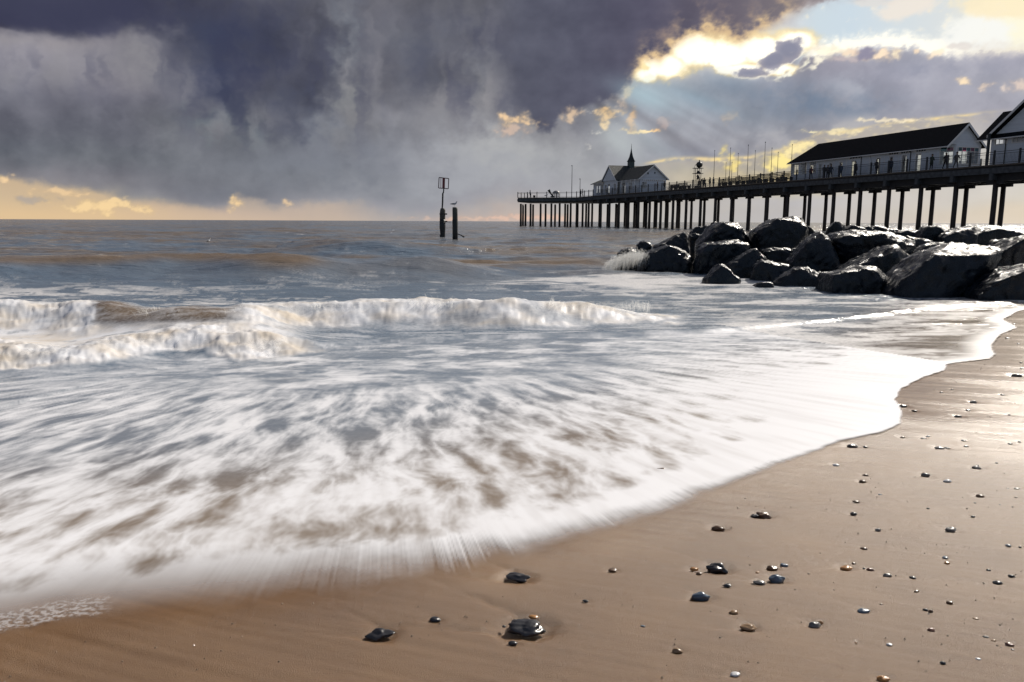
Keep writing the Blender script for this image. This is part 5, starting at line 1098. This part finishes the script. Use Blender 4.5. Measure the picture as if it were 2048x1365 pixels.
# ---------------------------------------------------------------- the two old posts in the sea
PY = 50.9
g0 = at_Y(910.3, 479, PY); r = empty('wooden_post', (g0.x, PY, 0), 0, label='thick square topped wooden post standing in the sea under the gull', cat='post')
hp_ = at_Y(910.3, 415, PY).z; wd = 10.2/1560*PY/2
m = MB(); rnd = random.Random(3); 
m.tube([(0,0,-1),(0,0,0),(.0,0,.35),(.01,0,hp_*.5),(0,0,hp_-.12),(0,0,hp_)], [wd*1.03,wd*1.02,wd,wd*1.03,wd*1.0,wd*.9], 12); PT = mat('post_timber', (.030,.034,.030), .7, col2=(.075,.075,.060), scale=6, stretch=(1,1,.3), bump=.02, bscale=8); PTW = mat('post_weed', (.008,.010,.012), .5, var=.4, scale=12, bump=.03, bscale=14)
m.build('post_shaft', PT, r, smooth=True); MB().tube([(0,0,-.5),(0,0,.6),(0,0,hp_*.60),(0,0,hp_*.62)], [wd*1.06,wd*1.05,wd*1.07,wd*1.01], 12).build('weed_band', PTW, r, smooth=True)
e1, e2 = at_Y(915, 468, PY), at_Y(928, 474.5, PY-.3); MB().tube([Vector((e1.x-g0.x-.1,0,e1.z+.03)), Vector(((e1.x+e2.x)/2-g0.x,-.1,(e1.z+e2.z)/2+.02)), Vector((e2.x-g0.x,-.3,e2.z))], [.03,.035,.05], 6).build('iron_bar', M['iron'], r)
q = at_Y(908.5, 415, PY); gull((q.x, PY, hp_), .42, 0, 'gull standing on top of the thick wooden post, facing right')
PY2 = 59.0; g1 = at_Y(886, 473, PY2); r = empty('marker_post', (g1.x, PY2, 0), 0, label='old timber pile carrying a thin pole with red framed top mark', cat='marker')
h2 = at_Y(886, 417, PY2).z; wd = 11/1560*PY2/2; s2_ = PY2/1560
MB().tube([(-.02,0,-1),(-.02,0,0),(-.03,0,h2*.4),(-.02,0,h2*.82),(0,0,h2*.93),(0,0,h2)], [wd*.85,wd*.85,wd*1.05,wd*1.0,wd*.95,wd*.75], 12).build('pile', PT, r, smooth=True)
MB().tube([(-.02,0,-.5),(-.02,0,.2),(-.03,0,h2*.35),(-.02,0,h2*.62)], [wd*.8,wd*.9,wd*1.1,wd*1.04], 12).build('weed_band', PTW, r, smooth=True)
for y_, x1 in ((428.5, 894.5), (443.5, 894.5)):
    z_ = at_Y(886, y_, PY2).z; MB().tube([(-.02,0,z_-.04),(-.02,0,z_+.04)], wd*1.12, 12).build('iron_band', M['iron'], r); MB().box(wd*.9, (x1-886)*s2_, -.06, .06, z_-.05, z_+.05).build('bolt', M['iron'], r)
z_ = at_Y(886, 444.5, PY2).z; MB().box((894-886)*s2_, (902-886)*s2_, -.02,.02, z_-.02,z_+.02).build('bolt_rod', M['iron'], r)
MB().box((880-886)*s2_, (886-886)*s2_, -.2,.1, -.2, at_Y(886,470,PY2).z).build('foot_block', PTW, r)
px_ = lambda x, y: Vector(((x-886)*s2_, 0, at_Y(886, y, PY2).z))
MB().tube([px_(884.8,419), px_(885.8,405), px_(886.3,388), px_(888,384), px_(888.3,376)], [.055,.06,.06,.045,.045], 8).build('pole', M['iron'], r)
fr = MB(); cs = [px_(879.3,355.5), px_(898.3,357.5), px_(897.2,378), px_(878.2,376.5)]
for i in range(4): fr.tube([cs[i], cs[(i+1) % 4]], .035, 6)
RD_ = mat('marker_red', (.16,.035,.04), .55); fr.build('top_frame', mat('frame_red', (.07,.03,.035), .5), r)
MB().prism([px_(886,356.2), px_(891,356.8), px_(890.3,377.5), px_(885.4,377)], (0,.03,0)).build('red_board', RD_, r); MB().prism([px_(882.4,356), px_(883.4,356.1), px_(883,377), px_(882,377)], (0,.03,0)).build('red_slat', RD_, r)
q = at_z(417, 486, .0); gull((q.x, q.y, .02), .34, math.pi*.4, 'tiny pale gull floating on the open sea far left', None, True)
q = at_Y(1092.5, 394.5, 185.8); gull((q.x, q.y, ZD), .8, 0, 'large gull standing on the pier head left of the tilted cylinder')
# ---------------------------------------------------------------- people on the pier
SK = mat('skin', (.30,.19,.14), .6); HAIR = mat('dark_hair', (.02,.015,.012), .8)
CL = {k: mat('cloth_'+k.replace(' ', '_'), c, .85, var=.15, scale=10) for k, c in dict(black=(.012,.012,.016), navy=(.018,.025,.05), grey=(.07,.07,.075), red=(.20,.035,.045), brown=(.05,.035,.025), blue=(.03,.06,.11), green=(.03,.045,.03)).items()}
def body(pose, seed):
    st, lean, armL, armR = pose; rnd = random.Random(seed)
    J = {'pel': (0,0,.95), 'bel': (.01+lean*.3,0,1.12), 'che': (lean*.7,0,1.32), 'nek': (lean,0,1.49), 'hed': (lean+.03,0,1.63), 'hd2': (lean+.03,0,1.70)}
    E = [('pel','bel'),('bel','che'),('che','nek'),('nek','hed'),('hed','hd2')]; R = {'pel':.15,'bel':.14,'che':.165,'nek':.065,'hed':.10,'hd2':.085}
    for s_, k, sw in (('l',1,st),('r',-1,-st)):
        J['hip'+s_] = (0,.10*k,.88); J['kne'+s_] = (sw*.5+.05*abs(st),.10*k,.50); J['ank'+s_] = (sw-.05*(sw < 0),.10*k,.09+(.06 if sw < -.1 else 0)); J['toe'+s_] = (sw+.15,.11*k,.045)
        E += [('pel','hip'+s_),('hip'+s_,'kne'+s_),('kne'+s_,'ank'+s_),('ank'+s_,'toe'+s_)]; R.update({'hip'+s_:.105,'kne'+s_:.07,'ank'+s_:.05,'toe'+s_:.042})
        ar = armL if s_ == 'l' else armR; J['sho'+s_] = (lean*.85,.19*k,1.40); J['elb'+s_] = (lean*.6+ar[0],.25*k,1.13+ar[1]); J['han'+s_] = (lean*.6+ar[2],.20*k,.90+ar[3])
        E += [('che','sho'+s_),('sho'+s_,'elb'+s_),('elb'+s_,'han'+s_)]; R.update({'sho'+s_:.08,'elb'+s_:.058,'han'+s_:.042})
    names = list(J); me = bpy.data.meshes.new('body'); me.from_pydata([J[n] for n in names], [(names.index(a_), names.index(b_)) for a_, b_ in E], [])
    o = bpy.data.objects.new('tmp', me); link(o); o.modifiers.new('sk', 'SKIN'); o.modifiers.new('ss', 'SUBSURF').levels = 1
    for i, n in enumerate(names): me.skin_vertices[0].data[i].radius = (R[n], R[n]); me.skin_vertices[0].data[i].use_root = n == 'pel'
    dg = bpy.context.evaluated_depsgraph_get(); m2 = bpy.data.meshes.new_from_object(o.evaluated_get(dg)); bpy.data.objects.remove(o); m2.name = 'body'
    m2.polygons.foreach_set('use_smooth', [True]*len(m2.polygons)); return m2
POSES = [body((0.02,0,(0,0,.05,0),(0,0,.05,0)),1), body((.18,.04,(.14,.02,.28,.08),(-.12,0,-.12,.02)),2), body((.03,.03,(.06,0,.22,.20),(.05,0,.20,.16)),3), body((.2,.10,(.2,.05,.45,.3),(-.1,0,0,.05)),4)]
hair = None
def person(x, b, pose, top, legs, face, lb, s=1.0, hood=False, Y=None, grp='people on the pier'):
    if Y is None: q = W(b, a_at(x, 340, b), ZD)
    else: q = at_Y(x, 395, Y); q.z = ZD
    r = empty('person', q, RZ+face, label=lb, cat='person', group=grp); r.scale = (s, s, s)
    me = POSES[pose].copy(); me.materials.clear()
    for m_ in (legs, top): me.materials.append(CL[m_])
    me.materials.append(CL[top] if hood else SK)
    mi = [0 if p.center.z < .88 and not (abs(p.center.y) > .16) else (2 if p.center.z > 1.53 else 1) for p in me.polygons]; me.polygons.foreach_set('material_index', mi); inst('body', me, r)
    bm = bmesh.new(); bmesh.ops.create_icosphere(bm, subdivisions=2, radius=.118); bmesh.ops.delete(bm, geom=[v for v in bm.verts if v.co.x > .05 and v.co.z < .03], context='VERTS'); hx = [.03,.07,.06,.13][pose]; bmesh.ops.translate(bm, verts=bm.verts, vec=(hx-.01,0,1.68)); h_ = bpy.data.meshes.new('hair'); bm.to_mesh(h_); bm.free(); h_.materials.append(HAIR); inst('hair', h_, r)
    ct = MB().tube([(0,0,.72),(0,0,.95),(.01,0,1.2)], [.20,.185,.16], 12).build('coat_skirt', CL[top], r, smooth=True) if top in ('black','navy','green') else None
F0, F1, F2, F3 = 0, math.pi/2, math.pi, -math.pi/2
for p in [(1622.5,1.3,1,'red','navy',F3,'walker in a red jacket near the far end of the hall'),(1648.5,1.1,0,'black','black',F3,'broad figure in a long black coat by the first door'),(1655.5,1.6,0,'grey','black',F3,'figure in grey half hidden behind the broad black coat'),(1661.5,1.3,1,'navy','black',F3,'slim dark walker right of the black and grey pair'),
    (1682,1.5,0,'blue','navy',F1,'small figure in blue before the third doorway'),(1712,1.0,3,'black','black',F2,'leaning figure in black reaching left along the railing'),(1753,1.0,2,'black','navy',F2,'dark figure holding thin rods, left of a bright door'),(1781.5,1.3,0,'navy','black',F3,'lone figure in navy in front of a narrow door'),
    (1862,1.2,2,'green','black',F3,'bulky figure in dark green walking past the hall corner'),(1889.5,1.2,1,'black','black',F3,'dark walker in front of the coloured corner window'),(1911,1.5,1,'grey','grey',F3,'slim grey walker before the gable window'),
    (1399.5,3.3,0,'brown','black',F1,'figure in brown just right of the iron clock tower'),(1410,2.2,2,'black','grey',F1,'figure in black, middle of the standing group'),(1407,2.8,1,'grey','black',F2,'stooping grey figure on the left of the standing group'),(1421,2.2,2,'black','black',F2,'figure in black, broader one right of the group'),(1428,2.4,0,'navy','black',F2,'shorter figure in navy, right end of the group'),
    (1316,1.0,0,'grey','black',F2,'small figure in grey at the pavilion front corner'),(1330,1.2,0,'black','black',F1,'small dark figure just right of the pavilion corner')]:
    person(*p, s=.97)
for p in [(1060.5,189.0,2,'navy','black','lone figure by the railing at the pier head corner'),(1161.5,183.0,0,'black','black','dark figure leaning at the foot of the shorter mast'),(1165.5,182.0,1,'grey','brown','pale grey figure beside the shorter mast')]:
    person(p[0], 0, p[2], p[3], p[4], F2, p[5], Y=p[1])
# thin rods held by the dark figure
q = W(.9, a_at(1748, 340, .9), ZD); r = empty('fishing_rod', q, RZ, label='pair of thin fishing rods leaning beside the dark figure', cat='fishing rod')
MB().tube([(0,.5,.1),(0,-.1,1.5)], .018, 5).build('rod', M['iron'], r); MB().tube([(0,-.2,.05),(0,.8,2.2)], .016, 5).build('rod', M['iron'], r)
